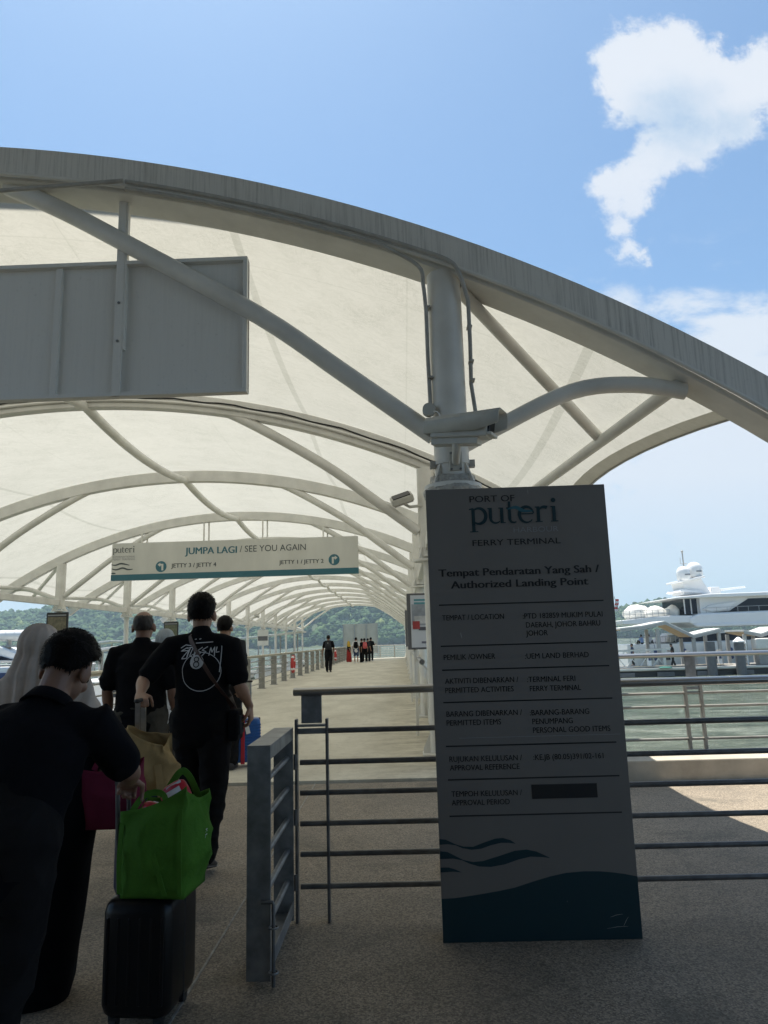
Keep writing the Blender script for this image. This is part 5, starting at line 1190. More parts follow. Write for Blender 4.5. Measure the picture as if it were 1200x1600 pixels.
def suitcase(label, loc, rz, w_, d_, hgt, mat, pole_h, rib_axis, group=None, lean=0.0, polemat='stainless', grip=True):
    o = thing('suitcase', label, 'suitcase', loc, rz, group); o.rotation_euler = (lean, 0, rz)
    mb = MB(); rbox(mb, w_, d_, .055, hgt, .045); sh = mb.build('shell', mat, o, 50)
    mb = MB()
    if rib_axis == 'H':
        z = .11
        while z < hgt - .06: mb.box((0, 0, z), (w_ + .008, d_ + .008, .016)); z += .034
    else:
        for i in range(6): x = -w_ / 2 + w_ * (i + .7) / 6.4; mb.box((x, 0, (hgt + .05) / 2), (.012, d_ + .007, hgt - .16))
    mb.build('ribs', mat, sh, 0, .004)
    mb = MB(); mb.box((0, 0.0, (hgt + .055) / 2), (w_ + .004, .012, hgt - .055)); mb.build('zip_seam', M['cable'], sh, 0, .003)
    for ex in (-1, 1):
        for ey in (-1, 1):
            mb = MB(); mb.cyl((ex * (w_ / 2 - .05) - .012, ey * (d_ / 2 - .04), .026), (ex * (w_ / 2 - .05) + .012, ey * (d_ / 2 - .04), .026), .026, 16); wh = mb.build('wheel', M['cable'], o, 40)
            mb = MB(); mb.box((ex * (w_ / 2 - .05), ey * (d_ / 2 - .04), .052), (.036, .036, .03)); mb.build('caster_fork', M['cable'], wh, 0, .004)
    if pole_h:
        for ex in (-1, 1): mb = MB(); mb.cyl((ex * .055, d_ / 2 - .04, hgt - .02), (ex * .055, d_ / 2 - .04, pole_h), .0085, 10); mb.build('handle_pole', M[polemat], o, 60)
        mb = MB(); mb.limb([(-.065, d_ / 2 - .04, pole_h + .005), (.065, d_ / 2 - .04, pole_h + .005)], [(.016, .013)] * 2, (0, 1, 0), 12); mb.build('grip', M['cable'], o, 180)
    mb = MB(); mb.tube([(-.07, 0, hgt - .005), (-.055, 0, hgt + .022), (.055, 0, hgt + .022), (.07, 0, hgt - .005)], .010, 8); mb.build('carry_handle', M['cable'], o, 60)
    return o
suitcase('glossy black cabin suitcase under the green tote bag', (-1.04, 3.10, 0), R(-4), 0.275, 0.32, 0.465, M['caseblack'], 0, 'V')
sc0 = [o for o in COL.objects if o.get('label', '') == 'glossy black cabin suitcase under the green tote bag'][0]
mb = MB()
for yv in (.05, -.05): mb.cyl((-.120, yv, .43), (-.120, yv - .04, .88), .009, 10)
mb.build('handle_pole', M['darkbar'], sc0, 60)
mb = MB(); mb.limb([(-.122, .03, .888), (-.118, -.09, .890), (-.065, -.145, .890)], [(.016, .014)] * 3, (0, 0, 1), 12); mb.build('grip', M['cable'], sc0, 180)
s2 = suitcase('dark navy suitcase under the tan bag pulled by the tallest man', (-1.52, 4.42, 0), R(3), 0.33, 0.22, 0.58, M['casenavy'], 0, 'V')
mb = MB(); mb.bar((-.085, .05, .56), (-.10, .06, 1.10), .028, .018); mb.bar((-.083, .16, .56), (-.098, .17, 1.10), .028, .018); mb.build('handle_pole', M['stainless'], s2, 60)
mb = MB(); mb.limb([(-.10, .04, 1.108), (-.098, .19, 1.108)], [(.018, .014)] * 2, (1, 0, 0), 12); mb.build('grip', M['cable'], s2, 180)
s3 = suitcase('bright blue ribbed suitcase with a red belt on the walkway', (-1.92, 8.98, 0), R(14), 0.33, 0.24, 0.555, M['caseblue'], 0.98, 'H')
mb = MB(); mb.box((-.045, 0, .305), (.045, .262, .53)); mb.tube([(-.07, -.05, .57), (-.04, -.06, .60), (-.02, -.05, .575)], .012, 8); mb.build('luggage_belt', M['redband'], s3, 0, .004)
mb = MB(); mb.box((0.005, -.135, .45), (.05, .006, .13), Matrix.Rotation(R(-14), 3, 'Y')); mb.build('luggage_tag', M['white'], s3, 0)

def softbag(name, label, cat, loc, rz, x, y, z, mat, seed, bulge=.04, crumple=.012, peaks=(0, 0, 0, 0), taper=1.0, vox=.008, drop=0):
    """open topped soft bag: four bulged walls with an uneven rim, floor and inside"""
    o = thing(name, label, cat, loc, rz); nu, nv = 15, 22; mb = MB()
    per = []
    for i in range(nu * 4):
        e = i // nu; q = (i % nu) / nu
        per.append([(-.5 + q, -.5), (.5, -.5 + q), (.5 - q, .5), (-.5, .5 - q)][e] + (e, q))
    N = len(per)
    def rim(i):
        px, py, e, q = per[i]; c = [peaks[0], peaks[1], peaks[2], peaks[3]]
        fx, fy = px + .5, py + .5
        return c[0] * (1 - fx) * (1 - fy) + c[1] * fx * (1 - fy) + c[2] * fx * fy + c[3] * (1 - fx) * fy - .04 * math.sin(math.pi * q) * (1 if e in (1, 3) else .55)
    for j in range(nv + 1):
        v_ = j / nv
        for i in range(N):
            px, py, e, q = per[i]; k = 1 + (taper - 1) * v_; bl = bulge * math.sin(math.pi * min(1, v_ * 1.08)) ** .8 * math.sin(math.pi * q)
            dx, dy = [(0, -1), (1, 0), (0, 1), (-1, 0)][e]
            pz = v_ * z + rim(i) * v_ ** 1.5
            P = Vector((px * x * k + dx * bl, py * y * k + dy * bl, pz)); n_ = noise.noise(Vector((P.x * 9 + seed, P.y * 9, P.z * 5))) + .5 * noise.noise(Vector((P.x * 20, P.y * 20 + seed, P.z * 13)))
            rd = (1 - abs(noise.noise(Vector((P.x * 7, P.y * 7 + seed, P.z * 7 + 5))))) ** 5
            P += Vector((dx, dy, .15)) * crumple * (n_ + rd - .4) * min(1, v_ * 5); mb.v.append(tuple(P))
    for j in range(nv):
        for i in range(N): i2 = (i + 1) % N; mb.f.append((j * N + i, j * N + i2, (j + 1) * N + i2, (j + 1) * N + i)); mb.m.append(0)
    mb.f.append(tuple(range(N - 1, -1, -1))); mb.m.append(0)
    sh = mb.build('fabric', mat, o, 180); md = sh.modifiers.new('thickness', 'SOLIDIFY'); md.thickness = .003; md.offset = -1
    return o, sh
# green tote standing on the black case
gb, gsh = softbag('tote_bag', 'bright green fabric tote bag standing on the black suitcase', 'tote bag', (-.985, 3.07, 0.470), R(-6), .258, .22, .33, M['greenfab'], 3.1, .055, .017, (-.01, .085, .03, .01), 1.07)
mb = MB()
for (a, b_) in (((-.02, -.125, .30), (.065, -.14, .02)), ((.115, -.125, .33), (.12, -.13, .02)), ((-.125, -.12, .28), (-.125, -.125, .02))):
    mb.sweep(smoothpath([a, tuple((Vector(a) + Vector(b_)) / 2 + Vector((0.01, -.032, 0))), b_], 8), [(-.002, -.009), (.002, -.009), (.002, .009), (-.002, .009)], (0, 1, 0))
mb.build('seam_tape', M['greenfab'], gb, 0)
mb = MB(); mb.sweep(smoothpath([(-.10, -.10, .31), (-.06, -.07, .37), (.01, -.06, .375), (.06, -.10, .31)], 8), [(-.0015, -.012), (.0015, -.012), (.0015, .012), (-.0015, .012)], (0, 1, 0)); mb.build('carry_loop', M['greenfab'], gb, 0)
mb = MB(); mb.sweep(smoothpath([(-.06, .10, .32), (0.02, .08, .43), (.06, .085, .42), (.10, .10, .33)], 8), [(-.0015, -.014), (.0015, -.014), (.0015, .014), (-.0015, .014)], (0, 1, 0)); mb.build('carry_loop', M['greenfab'], gb, 0)
mb = MB()
for i, ch in enumerate(['K', 'L', '.', 'v', 'r']): text_into(mb, ch, i * .018, i * .018 + .013, 0, .02, 0)
mb.v = [(.183 - .02 * (p[0] / .09) ** 2, -.03 + p[2] * 0.9, .235 - p[0] * 1.1) for p in mb.v]; mb.build('side_lettering', M['print'], gb, 0)
def packet(label, loc, rot, size, seed):
    o = thing('snack_packet', label, 'snack packet', loc); mb = MB(); mb.ellipsoid((0, 0, 0), (1, 1, 1), None, 28, 16); sq = lambda q: math.copysign(abs(q) ** .55, q); mb.v = [(sq(x) * size[0] / 2 * .9, sq(y) * size[1] / 2 * (1 - .5 * abs(sq(z)) ** 3), sq(z) * size[2] / 2) for x, y, z in mb.v]
    mb.v = [(x + .006 * noise.noise((x * 30 + seed, y * 30, z * 30)), y + .006 * noise.noise((x * 30, y * 30 + seed, z * 30)), z) for x, y, z in mb.v]; p = mb.build('wrapper', pbr('red_foil', (0.50, 0.02, 0.04), 0.3, 0, (20, .3)), o, 180)
    mb = MB(); mb.box((0, -size[1] / 2 - .002, .012), (size[0] * .5, .004, size[2] * .34)); mb.box((.01, 0, size[2] * .40), (size[0] * .5, size[1] * .62, .010)); mb.build('white_label', M['whiteshirt'], p, 180); o.rotation_euler = rot
packet('red and white snack packet lying in the near mouth of the green tote', (-1.01, 3.02, .765), (.5, .3, .2), (.13, .06, .10), 1); packet('red snack packet standing at the back of the green tote', (-.955, 3.12, .81), (-.2, -.5, .1), (.13, .05, .12), 2)
# tan bag slung over the navy case
bb, bsh = softbag('tan_bag', 'crumpled tan bag with two peaked corners resting on the navy suitcase', 'bag', (-1.515, 4.34, 0.63), R(4), .28, .20, .26, M['beigefab'], 8.2, .055, .026, (.10, -.02, .03, .08), .90)
mb = MB(); mb.sweep(smoothpath([(.10, -.13, .14), (.13, -.15, -.02), (.145, -.14, -.16), (.14, -.13, -.25)], 6), [(-.002, -.02), (.002, -.02), (.002, .02), (-.002, .02)], (0, 1, 0)); mb.build('hanging_strap', M['beigefab'], bb, 0)
# pink bag carried by the woman
pb, psh = softbag('pink_bag', 'maroon pink fabric bag hanging from the hand of the woman in the robe', 'bag', (-1.30, 3.30, 0.665), R(2), .24, .16, .25, M['pinkfab'], 5.5, .03, .012, (0, .02, .02, 0), .95)
mb = MB(); mb.sweep(smoothpath([(-.06, -.06, .24), (-.03, -.04, .30), (.03, -.04, .30), (.06, -.06, .24)], 6), [(-.002, -.012), (.002, -.012), (.002, .012), (-.002, .012)], (0, 1, 0)); mb.build('handle', M['pinkfab'], pb, 0)

# ================================================================== BOATS AND MARINA (right)
yt_ = thing('motor_yacht', 'large white motor yacht with dark raked windows and two satellite domes at the right', 'yacht', (20, 66, -1.8))
YO = Vector((20, 66, -1.8))
def yp(poly, y0, y1, name, mat, parent=None, bevel=.05, smooth=30):
    mb = MB(); mb.prism([(x - YO.x, z - YO.z) for x, z in poly], y0 - YO.y, y1 - YO.y); return mb.build(name, mat, parent or yt_, smooth, bevel)
def hull(x0, x1, zs0, zs1, zw, yc, half):
    mb = MB(); n = 30; sec = []
    for i in range(n + 1):
        q = i / n; x = x0 + (x1 - x0) * q; hw = half * (1 if q < .55 else math.sqrt(max(0.0004, 1 - ((q - .55) / .45) ** 2))) * (0.93 + .07 * min(1, q * 8)); zt = zs0 + (zs1 - zs0) * q ** 2
        flare = 0.10 + 0.30 * q
        for (k, z) in ((1, zt), (1 - flare * .35, zw + (zt - zw) * .45), (1 - flare, zw - .2)): sec.append((x - YO.x + (0 if k == 1 else -.5 * (1 - k) * 4 * q), yc - hw * k - YO.y, z - YO.z))
        for (k, z) in ((1 - flare, zw - .2), (1 - flare * .35, zw + (zt - zw) * .45), (1, zt)): sec.append((x - YO.x + (0 if k == 1 else -.5 * (1 - k) * 4 * q), yc + hw * k - YO.y, z - YO.z))
    mb.v = sec
    for i in range(n):
        for k in range(6): a = i * 6 + k; b_ = i * 6 + (k + 1) % 6; mb.f.append((a, b_, b_ + 6, a + 6)); mb.m.append(0)
    mb.f.append((5, 4, 3, 2, 1, 0)); mb.m.append(0); mb.f.append(tuple(n * 6 + k for k in range(6))); mb.m.append(0); return mb
hl = hull(20.3, 63, .50, 2.2, -1.8, 70, 4.0).build('hull', M['white'], yt_, 40)
for x in (21.7, 23.3, 25.6, 27.8, 30.0, 32.4): yp([(x, -.9), (x + .62, -.9), (x + .62, -.55), (x, -.55)], 65.90, 66.4, 'porthole', M['glass'], hl, .03)
yp([(24.9, .45), (25.9, 1.45), (52, 1.9), (52, .55)], 66.9, 73.1, 'deckhouse', M['white'])
yp([(24.55, .62), (25.6, 1.28), (50, 1.6), (50, .8)], 66.86, 73.14, 'saloon_window', M['glass'], None, .02)
yp([(20.1, 2.35), (26.3, 2.35), (26.3, 2.98), (24.3, 3.02), (20.0, 2.72)], 66.1, 73.9, 'aft_deck', M['white'])
yp([(26.0, 2.75), (26.9, 3.12), (54, 3.5), (57, 2.9), (54, 2.1), (27.0, 2.02), (26.0, 2.25)], 65.95, 74.05, 'upper_bulwark', M['white'], None, .12)
yp([(26.6, 1.92), (54, 1.95), (54, 2.2), (26.2, 2.2)], 65.86, 74.14, 'rubbing_band', M['white'], None, .06)
yp([(27.3, 3.1), (53, 3.4), (50, 4.6), (27.3, 4.55)], 66.6, 73.4, 'wheelhouse', M['white'])
yp([(28.3, 3.2), (29.9, 3.32), (31.7, 4.36), (49, 4.42), (51, 3.5), (33, 3.25)], 66.52, 73.48, 'wheelhouse_window', M['glass'], None, .03)
yp([(27.4, 3.5), (28.0, 3.85), (30.6, 4.15), (29.8, 3.42), (28.2, 3.28)], 66.3, 66.62, 'wing_fairing', M['white'], None, .08)
yp([(26.1, 3.12), (27.3, 3.12), (27.3, 4.5), (26.1, 4.5)], 67.2, 72.8, 'glass_door', M['glass'], None, .02)
for x in (26.05, 26.65, 27.25): yp([(x, 3.12), (x + .09, 3.12), (x + .09, 4.5), (x, 4.5)], 67.1, 67.2, 'door_mullion', M['white'], None, 0)
yp([(24.1, 4.50), (25.2, 4.68), (28, 4.86), (50, 5.02), (51, 4.85), (48, 4.6), (26.5, 4.52)], 65.8, 74.2, 'hardtop', M['white'], None, .06)
yp([(26.6, 5.0), (28.0, 4.95), (29.4, 4.95), (28.5, 6.5), (26.6, 6.3), (26.8, 5.5)], 68.6, 71.4, 'radar_mast', M['white'], None, .1)
yp([(26.2, 5.25), (28.4, 5.05), (28.2, 5.35), (26.4, 5.5)], 68.2, 71.8, 'mast_wing', M['white'], None, .06)
yp([(26.2, 6.1), (28.6, 6.5), (28.6, 6.68), (26.2, 6.3)], 67.9, 71.5, 'mast_platform', M['white'], None, .05)
for (x, y, r_, zb_) in ((26.75, 68.3, .62, 6.3), (28.05, 68.9, .74, 6.62)):
    mb = MB(); mb.lathe([(r_ * .6, -.05), (r_ * .85, .02), (r_ * .98, .18), (r_, .75)] + [(r_ * math.cos(a), .75 + r_ * .95 * math.sin(a)) for a in [i * math.pi / 14 for i in range(1, 7)]] + [(.01, .75 + r_ * .95)], (x - YO.x, y - YO.y, zb_ - YO.z), 24); dm = mb.build('satellite_dome', M['white'], yt_, 50)
    yp([(x - .1, zb_ + .45), (x + .4, zb_ + .45), (x + .4, zb_ + .58), (x - .1, zb_ + .58)], y - r_ - .01, y - r_ + .12, 'lettering_band', M['faintink'], dm, 0)
mb = MB(); mb.cyl((27.4 - 20, 3.6, 6.6 + 1.8), (27.35 - 20, 3.6, 9.2 + 1.8), .06, 10); mb.cyl((27.1 - 20, 3.6, 8.0 + 1.8), (27.7 - 20, 3.6, 8.0 + 1.8), .03, 8); mb.cyl((27.1 - 20, 3.6, 8.0 + 1.8), (27.1 - 20, 3.6, 8.6 + 1.8), .02, 8); mb.ellipsoid((27.35 - 20, 3.6, 11.0), (.12, .12, .12)); mb.build('antenna_mast', M['conduit'], yt_, 60)
yp([(29.3, 5.0), (30.3, 5.0), (30.2, 5.65), (29.4, 5.65)], 68.8, 69.8, 'radar_pedestal', M['white']); yp([(30.3, 5.25), (32.7, 5.5), (32.7, 5.66), (30.3, 5.45)], 68.9, 69.2, 'radar_bar', M['white'])
for (x0, x1, zt, y0) in ((20.9, 23.2, 4.1, 67.4), (22.4, 24.6, 3.85, 66.6), (24.8, 26.0, 3.95, 67.6)):
    mb = MB(); mb.ellipsoid(((x0 + x1) / 2 - 20, y0 + 1 - 66, (2.8 + zt) / 2 + 1.8 - .1), ((x1 - x0) / 2 * 1.08, 1.2, (zt - 2.8) / 2 + .15), None, 26, 14)
    mb.v = [(x + .10 * noise.noise((x, y, z * 2)), y + .1 * noise.noise((x * 1.4, y + 5, z)), z + .22 * noise.noise((x * 1.5, y * 1.5, 3 + z))) for x, y, z in mb.v]; mb.build('tender_cover', M['offwhite'], yt_, 180)
mb = MB()
for i in range(9): x = 20.2 + i * .52; mb.cyl((x - 20, .2, 2.8 + 1.8), (x - 20, .2, 3.55 + 1.8), .025, 6)
mb.cyl((.2, .2, 5.35), (4.4, .2, 5.35), .025, 6); mb.cyl((.2, .2, 5.0), (4.4, .2, 5.0), .02, 6); mb.build('guard_rail', M['stainless'], yt_, 60)
mb = MB()
for i in range(10): x = 20.6 + i * .45; mb.cyl((x - 20, .25, .5 + 1.8), (x - 20, .25, 1.15 + 1.8), .022, 6)
mb.cyl((.6, .25, 2.95), (4.7, .25, 2.95), .025, 6); mb.build('guard_rail', M['stainless'], yt_, 60)
mb = MB(); pts = [(33.0 - 20 + i * .09, -.075, 2.62 + 1.8 + .10 * math.sin(i * 1.9) * (1 - i / 26)) for i in range(22)]; mb.tube(pts, .018, 6); mb.build('name_script', M['conduit'], yt_, 60)
SIT = {'pelvis': (0, 0, .14), 'chest': (0, .02, .44), 'neck': (0, .02, .62), 'head': (0, .05, .755), 'shL': (-.175, .02, .57), 'shR': (.175, .02, .57), 'elL': (-.22, .10, .33), 'elR': (.22, .10, .33), 'wrL': (-.14, .30, .28), 'wrR': (.14, .30, .28),
       'hipL': (-.09, .02, .12), 'hipR': (.09, .02, .12), 'knL': (-.10, .40, .34), 'knR': (.10, .40, .34), 'anL': (-.10, .56, .085), 'anR': (.10, .56, .085)}
for (x, y, m_, lb, rz) in ((22.0, 67.4, 'pale', 'person in a pale blue shirt sitting left on the yacht aft deck', 20), (22.75, 67.6, 'whiteshirt', 'person in a white shirt sitting rightmost on the yacht aft deck', -40)):
    person(lb, (x, y, .52), R(rz), 1.70, SIT, m_, 'darkpants', 'skin', 'short', voxel=.02, fine=False, seed=x, seated=True)
person('person in a dark blue shirt standing under the leftmost dock canopy', (18.8, 60.2, -1.05), R(90), 1.72, None, 'denim', 'darkpants', 'skin', 'short', voxel=.02, fine=False, seed=19)
person('man in black standing on the dock looking down at his phone', (20.95, 57.2, -1.05), R(75), 1.68, {'elR': (.22, .02, 1.12), 'wrR': (.12, .24, 1.15), 'elL': (-.22, .02, 1.12), 'wrL': (-.08, .24, 1.13), 'head': (0, .06, 1.55), 'anL': (-.1, .14, .085), 'anR': (.1, -.12, .085)}, 'blacktee', 'darkpants', 'skin', 'short', hpitch=25, voxel=.015, fine=False, seed=6.6)
dk = thing('floating_dock', 'grey floating dock with dark fenders lying in front of the white yacht', 'dock', (30, 58, -1.1))
mb = MB(); mb.box((0, 1.0, -.16), (50, 5.0, .22)); mb.build('deck', M['dockgrey'], dk, 0, .03)
mb = MB(); mb.box((0, 1.0, -.55), (49.6, 4.6, .5)); mb.build('float', M['blackrub'], dk, 0, .05)
mb = MB(); mb.box((0, -1.56, -.12), (50, .1, .16)); mb.build('edge_fender', M['roofgrey'], dk, 0, .02)
for i in range(16):
    mb = MB(); mb.box((-22 + i * 3, -1.6, -.52), (1.3, .12, .34)); mb.build('fender', M['pile'], dk, 0, .04)
def dock_canopy(name_label, x0, zs, y0, y1, posts):
    o = thing('dock_canopy', name_label, 'canopy', (x0, (y0 + y1) / 2, -1.1), 0, 'canopies over the floating dock'); yy0, yy1 = (y0 - y1) / 2, (y1 - y0) / 2
    for (xa, za), (xb, zb) in zip(zs, zs[1:]):
        mb = MB(); mb.prism([(xa - x0, za + 1.1), (xb - x0, zb + 1.1), (xb - x0, zb + 1.22), (xa - x0, za + 1.22)], yy0, yy1); rf = mb.build('roof_plate', M['roofgrey'], o, 0, .01)
        mb = MB(); mb.prism([(xa - x0 + .02, za + 1.02), (xb - x0 - .02, zb + 1.02), (xb - x0 - .02, zb + 1.09), (xa - x0 + .02, za + 1.09)], yy0 + .1, yy1 - .1); mb.build('ceiling', M['tan'], rf, 0)
        mb = MB(); mb.prism([(xa - x0, za + .92), (xb - x0, zb + .92), (xb - x0, zb + 1.13), (xa - x0, za + 1.13)], yy0 - .06, yy0 - .005); mb.build('edge_truss', M['conduit'], rf, 0)
    for px, pz in posts:
        for yv in (yy0 + .2, yy1 - .2): mb = MB(); mb.box((px - x0, yv, (pz + 1.0) / 2), (.26, .2, pz + 1.0)); mb.build('post', M['conduit'], o, 0, .02)
    return o
dock_canopy('pale folded dock canopy with a tan underside left of the grey mooring piles', 22, [(17.2, 1.85), (19.0, 2.0), (20.75, 2.30), (22.85, 1.18), (25.0, 1.62)], 57.6, 60.6, [(20.15, 1.9), (22.9, 1.1), (24.9, 1.5)])
dock_canopy('pale folded dock canopy at the right edge beyond the second pile', 28, [(26.5, 1.42), (27.8, 1.12), (29.4, 1.62), (33, 1.1)], 57.0, 60.4, [(26.6, 1.3), (28.7, 1.35), (32.5, 1.1)])
def pile(x, y, top, label, cap):
    o = thing('mooring_pile', label, 'mooring pile', (x, y, -3.0), 0, 'mooring piles beside the floating dock')
    mb = MB(); mb.cyl((0, 0, 0), (0, 0, top + 3), .36, 24); mb.build('shaft', M['pile'], o, 50)
    if cap: mb = MB(); mb.lathe([(.42, 0), (.42, .08), (.12, .36), (.02, .40)], (0, 0, top + 3), 24); mb.build('cone_cap', M['white'], o, 40)
pile(23.5, 56.3, .72, 'dark grey mooring pile without a cap near the yacht doors', False); pile(25.65, 56.2, .62, 'grey mooring pile topped by a white cone cap', True)
# cover box, steps, ladder frame on the dock
o = thing('covered_winch', 'cream tarpaulin covered box with rails standing on the dock at far right', 'covered box', (27.8, 57.1, -1.1))
mb = MB(); mb.box((0, 0, 1.55), (1.25, .9, .85)); cv_ = mb.build('cover', M['offwhite'], o, 0, .12, 3)
mb = MB(); mb.box((0, 0, .55), (.9, .7, 1.1)); mb.build('cabinet', M['dockgrey'], o, 0, .03)
mb = MB()
for z in (1.2, 1.5, 1.8, 2.05): mb.cyl((.72, -.4, z), (1.05, -.4, z), .04, 6)
mb.cyl((.72, -.4, 0), (.72, -.4, 2.1), .05, 6); mb.cyl((1.05, -.4, 0), (1.05, -.4, 2.1), .05, 6); mb.build('side_ladder', M['white'], o, 60)
o = thing('boarding_steps', 'white lattice boarding steps on the dock between the second pile and the canopy post', 'steps', (26.0, 57.0, -1.1)); mb = MB()
for x in (0, .55): mb.bar((x, 0, 0), (x, 0, 1.9), .08, .08)
for z in (.2, .55, .9, 1.25, 1.6): mb.box((.275, 0, z), (.55, .3, .06))
mb.build('frame', M['white'], o, 0)
o = thing('dock_gangway', 'white lattice gangway frame on the dock nearest the pylon', 'gangway', (17.5, 57.0, -1.1)); mb = MB()
for i in range(4): x = -1.2 + i * 1.0; mb.bar((x, 0, .05), (x + .9, 0, 1.25), .07, .07); mb.bar((x + .9, 0, .05), (x, 0, 1.25), .06, .06)
mb.bar((-1.4, 0, 1.28), (3.2, 0, 1.35), .1, .12); mb.bar((-1.4, 0, .06), (3.2, 0, .06), .1, .1); mb.bar((2.7, 0, 0), (2.7, 0, 1.3), .2, .2); mb.build('lattice', M['roofgrey'], o, 0)
mb = MB(); mb.bar((-1.4, .9, 1.28), (3.2, .9, 1.35), .1, .12); mb.box((.9, .45, .1), (4.6, .9, .06)); mb.build('tread', M['dockgrey'], o, 0)
mb = MB(); mb.ellipsoid((0, 0, 0), (.5, .4, .09)); mb.v = [(x + .05 * noise.noise((x * 3, y * 3, 0)), y, max(-.02, z) + .04 * noise.noise((x * 5, y * 5, 1))) for x, y, z in mb.v]
tg = mb.build('rope_heap', pbr('turquoise_rope', (0.03, 0.16, 0.13), 0.8), None, 180, loc=(20.0, 56.3, -1.13)); tag(tg, 'turquoise heap of rope lying on the dock left of the man in black', 'rope')
# yacht rails and hanging fenders, dock pedestals
mb = MB()
for i in range(24): x = 27.6 + i * .95; mb.cyl((x - 20, .12, 3.15 + 1.8 + .012 * i), (x - 20, .12, 3.62 + 1.8 + .012 * i), .018, 6)
mb.cyl((7.6, .12, 5.42), (29.5, .12, 5.70), .022, 6); mb.build('upper_rail', M['stainless'], yt_, 60)
for x in (22.6, 25.2, 27.2, 29.3, 31.4): mb = MB(); mb.limb([(x - 20, -.22, 1.0), (x - 20, -.22, 1.7)], [.16, .16], (1, 0, 0), 14); mb.cyl((x - 20, -.15, 1.8), (x - 20, -.05, 2.3), .02, 6); mb.build('fender', M['navy'], yt_, 60)
def pedestal(x, lb):
    o = thing('dock_pedestal', lb, 'service pedestal', (x, 56.9, -1.05), 0, 'service pedestals along the floating dock')
    mb = MB(); mb.box((0, 0, .5), (.28, .26, 1.0)); mb.build('body', M['white'], o, 0, .04); mb = MB(); mb.box((0, 0, 1.06), (.34, .32, .12)); mb.build('lamp_cap', M['conduit'], o, 0, .03); mb = MB(); mb.box((0, -.14, .62), (.18, .02, .3)); mb.build('socket_panel', M['navy'], o, 0)
    return o
for x, lb in ((19.0, 'white service pedestal on the dock left of the man in black'), (22.0, 'white service pedestal on the dock between the man in black and the dark pile'), (24.4, 'white service pedestal on the dock between the two mooring piles'), (29.2, 'white service pedestal on the dock right of the covered box')): pedestal(x, lb)
mb = MB(); mb.tube([(17 + i * .5, .25 * math.sin(i * .7), .03 * abs(math.sin(i))) for i in range(16)], .035, 6); hs = mb.build('mooring_hose', pbr('pale_hose', (0.5, 0.42, 0.30), 0.7), None, 60, loc=(0.6, 56.5, -1.02)); tag(hs, 'pale hose snaking along the dock edge beside the rope heap', 'hose')
# flag on a far staff
fl = thing('stern_flag', 'small striped red and white flag on a staff at the yacht stern', 'flag', (20.0, 66.3, 2.7)); mb = MB(); mb.cyl((0, 0, 0), (-.5, 0, 2.2), .025, 8); mb.build('staff', M['conduit'], fl, 60)
mb = MB(); mb.v = [(-.45 + .03 * math.sin(i * 1.1) - .02 * i, .05 * math.sin(j), 1.95 - i * .18) for i in range(7) for j in range(2)]; mb.v = [(x + (.35 if k % 2 else 0), y, z) for k, (x, y, z) in enumerate(mb.v)]
mb.f = [(2 * i, 2 * i + 1, 2 * i + 3, 2 * i + 2) for i in range(6)]; mb.m = [i % 2 for i in range(6)]; fo = mb.build('cloth', [M['red'], M['whiteshirt']], fl, 0); md = fo.modifiers.new('s', 'SOLIDIFY'); md.thickness = .01

# ================================================================== LEFT: YACHT, GANGWAYS, SMALL BOATS
ly = thing('moored_yacht', 'white yacht with a liferaft canister at the left edge behind the headscarf', 'yacht', (-20, 32, -1.8))
def lp(poly, y0, y1, name, mat, parent=None, bevel=.03): mb = MB(); mb.prism([(x + 20, z + 1.8) for x, z in poly], y0 - 32, y1 - 32); return mb.build(name, mat, parent or ly, 30, bevel)
lp([(-31, 1.8), (-18.0, 1.72), (-16.75, 1.20), (-16.9, .98), (-31, .95)], 32.2, 36, 'coachroof', M['white'], None, .06)
lp([(-31, 1.36), (-17.9, 1.28), (-17.1, 1.04), (-31, 1.0)], 32.14, 36.06, 'window_band', M['glass'], None, .02)
lp([(-31, .9), (-15.4, .80), (-16.3, -1.9), (-31, -1.9)], 31.5, 36.6, 'hull', M['white'], None, .1)
lp([(-31, .62), (-15.5, .55), (-15.62, .25), (-31, .30)], 31.45, 36.65, 'blue_stripe', M['navy'], None, .01)
mb = MB(); mb.cyl((1.2, .6, 3.98), (3.02, .6, 3.98), .24, 24); 
for x in (1.3, 1.7, 2.1, 2.5, 2.9): mb.cyl((x - .03, .6, 3.98), (x + .03, .6, 3.98), .255, 24)
mb.build('liferaft_canister', M['white'], ly, 40)
mb = MB()
for x in (1.5, 2.2, 2.8): mb.box((x, .6, 3.62), (.08, .3, .36))
mb.box((2.1, .6, 3.5), (2.0, .5, .08)); mb.build('cradle', M['conduit'], ly, 0)
mb = MB(); mb.cyl((-11, -.4, 2.95), (4.4, -.4, 2.85), .03, 8)
for i in range(10): mb.cyl((-10.5 + i * 1.6, -.4, 2.6), (-10.5 + i * 1.6, -.4, 2.94), .02, 6)
mb.build('guard_rail', M['stainless'], ly, 60)
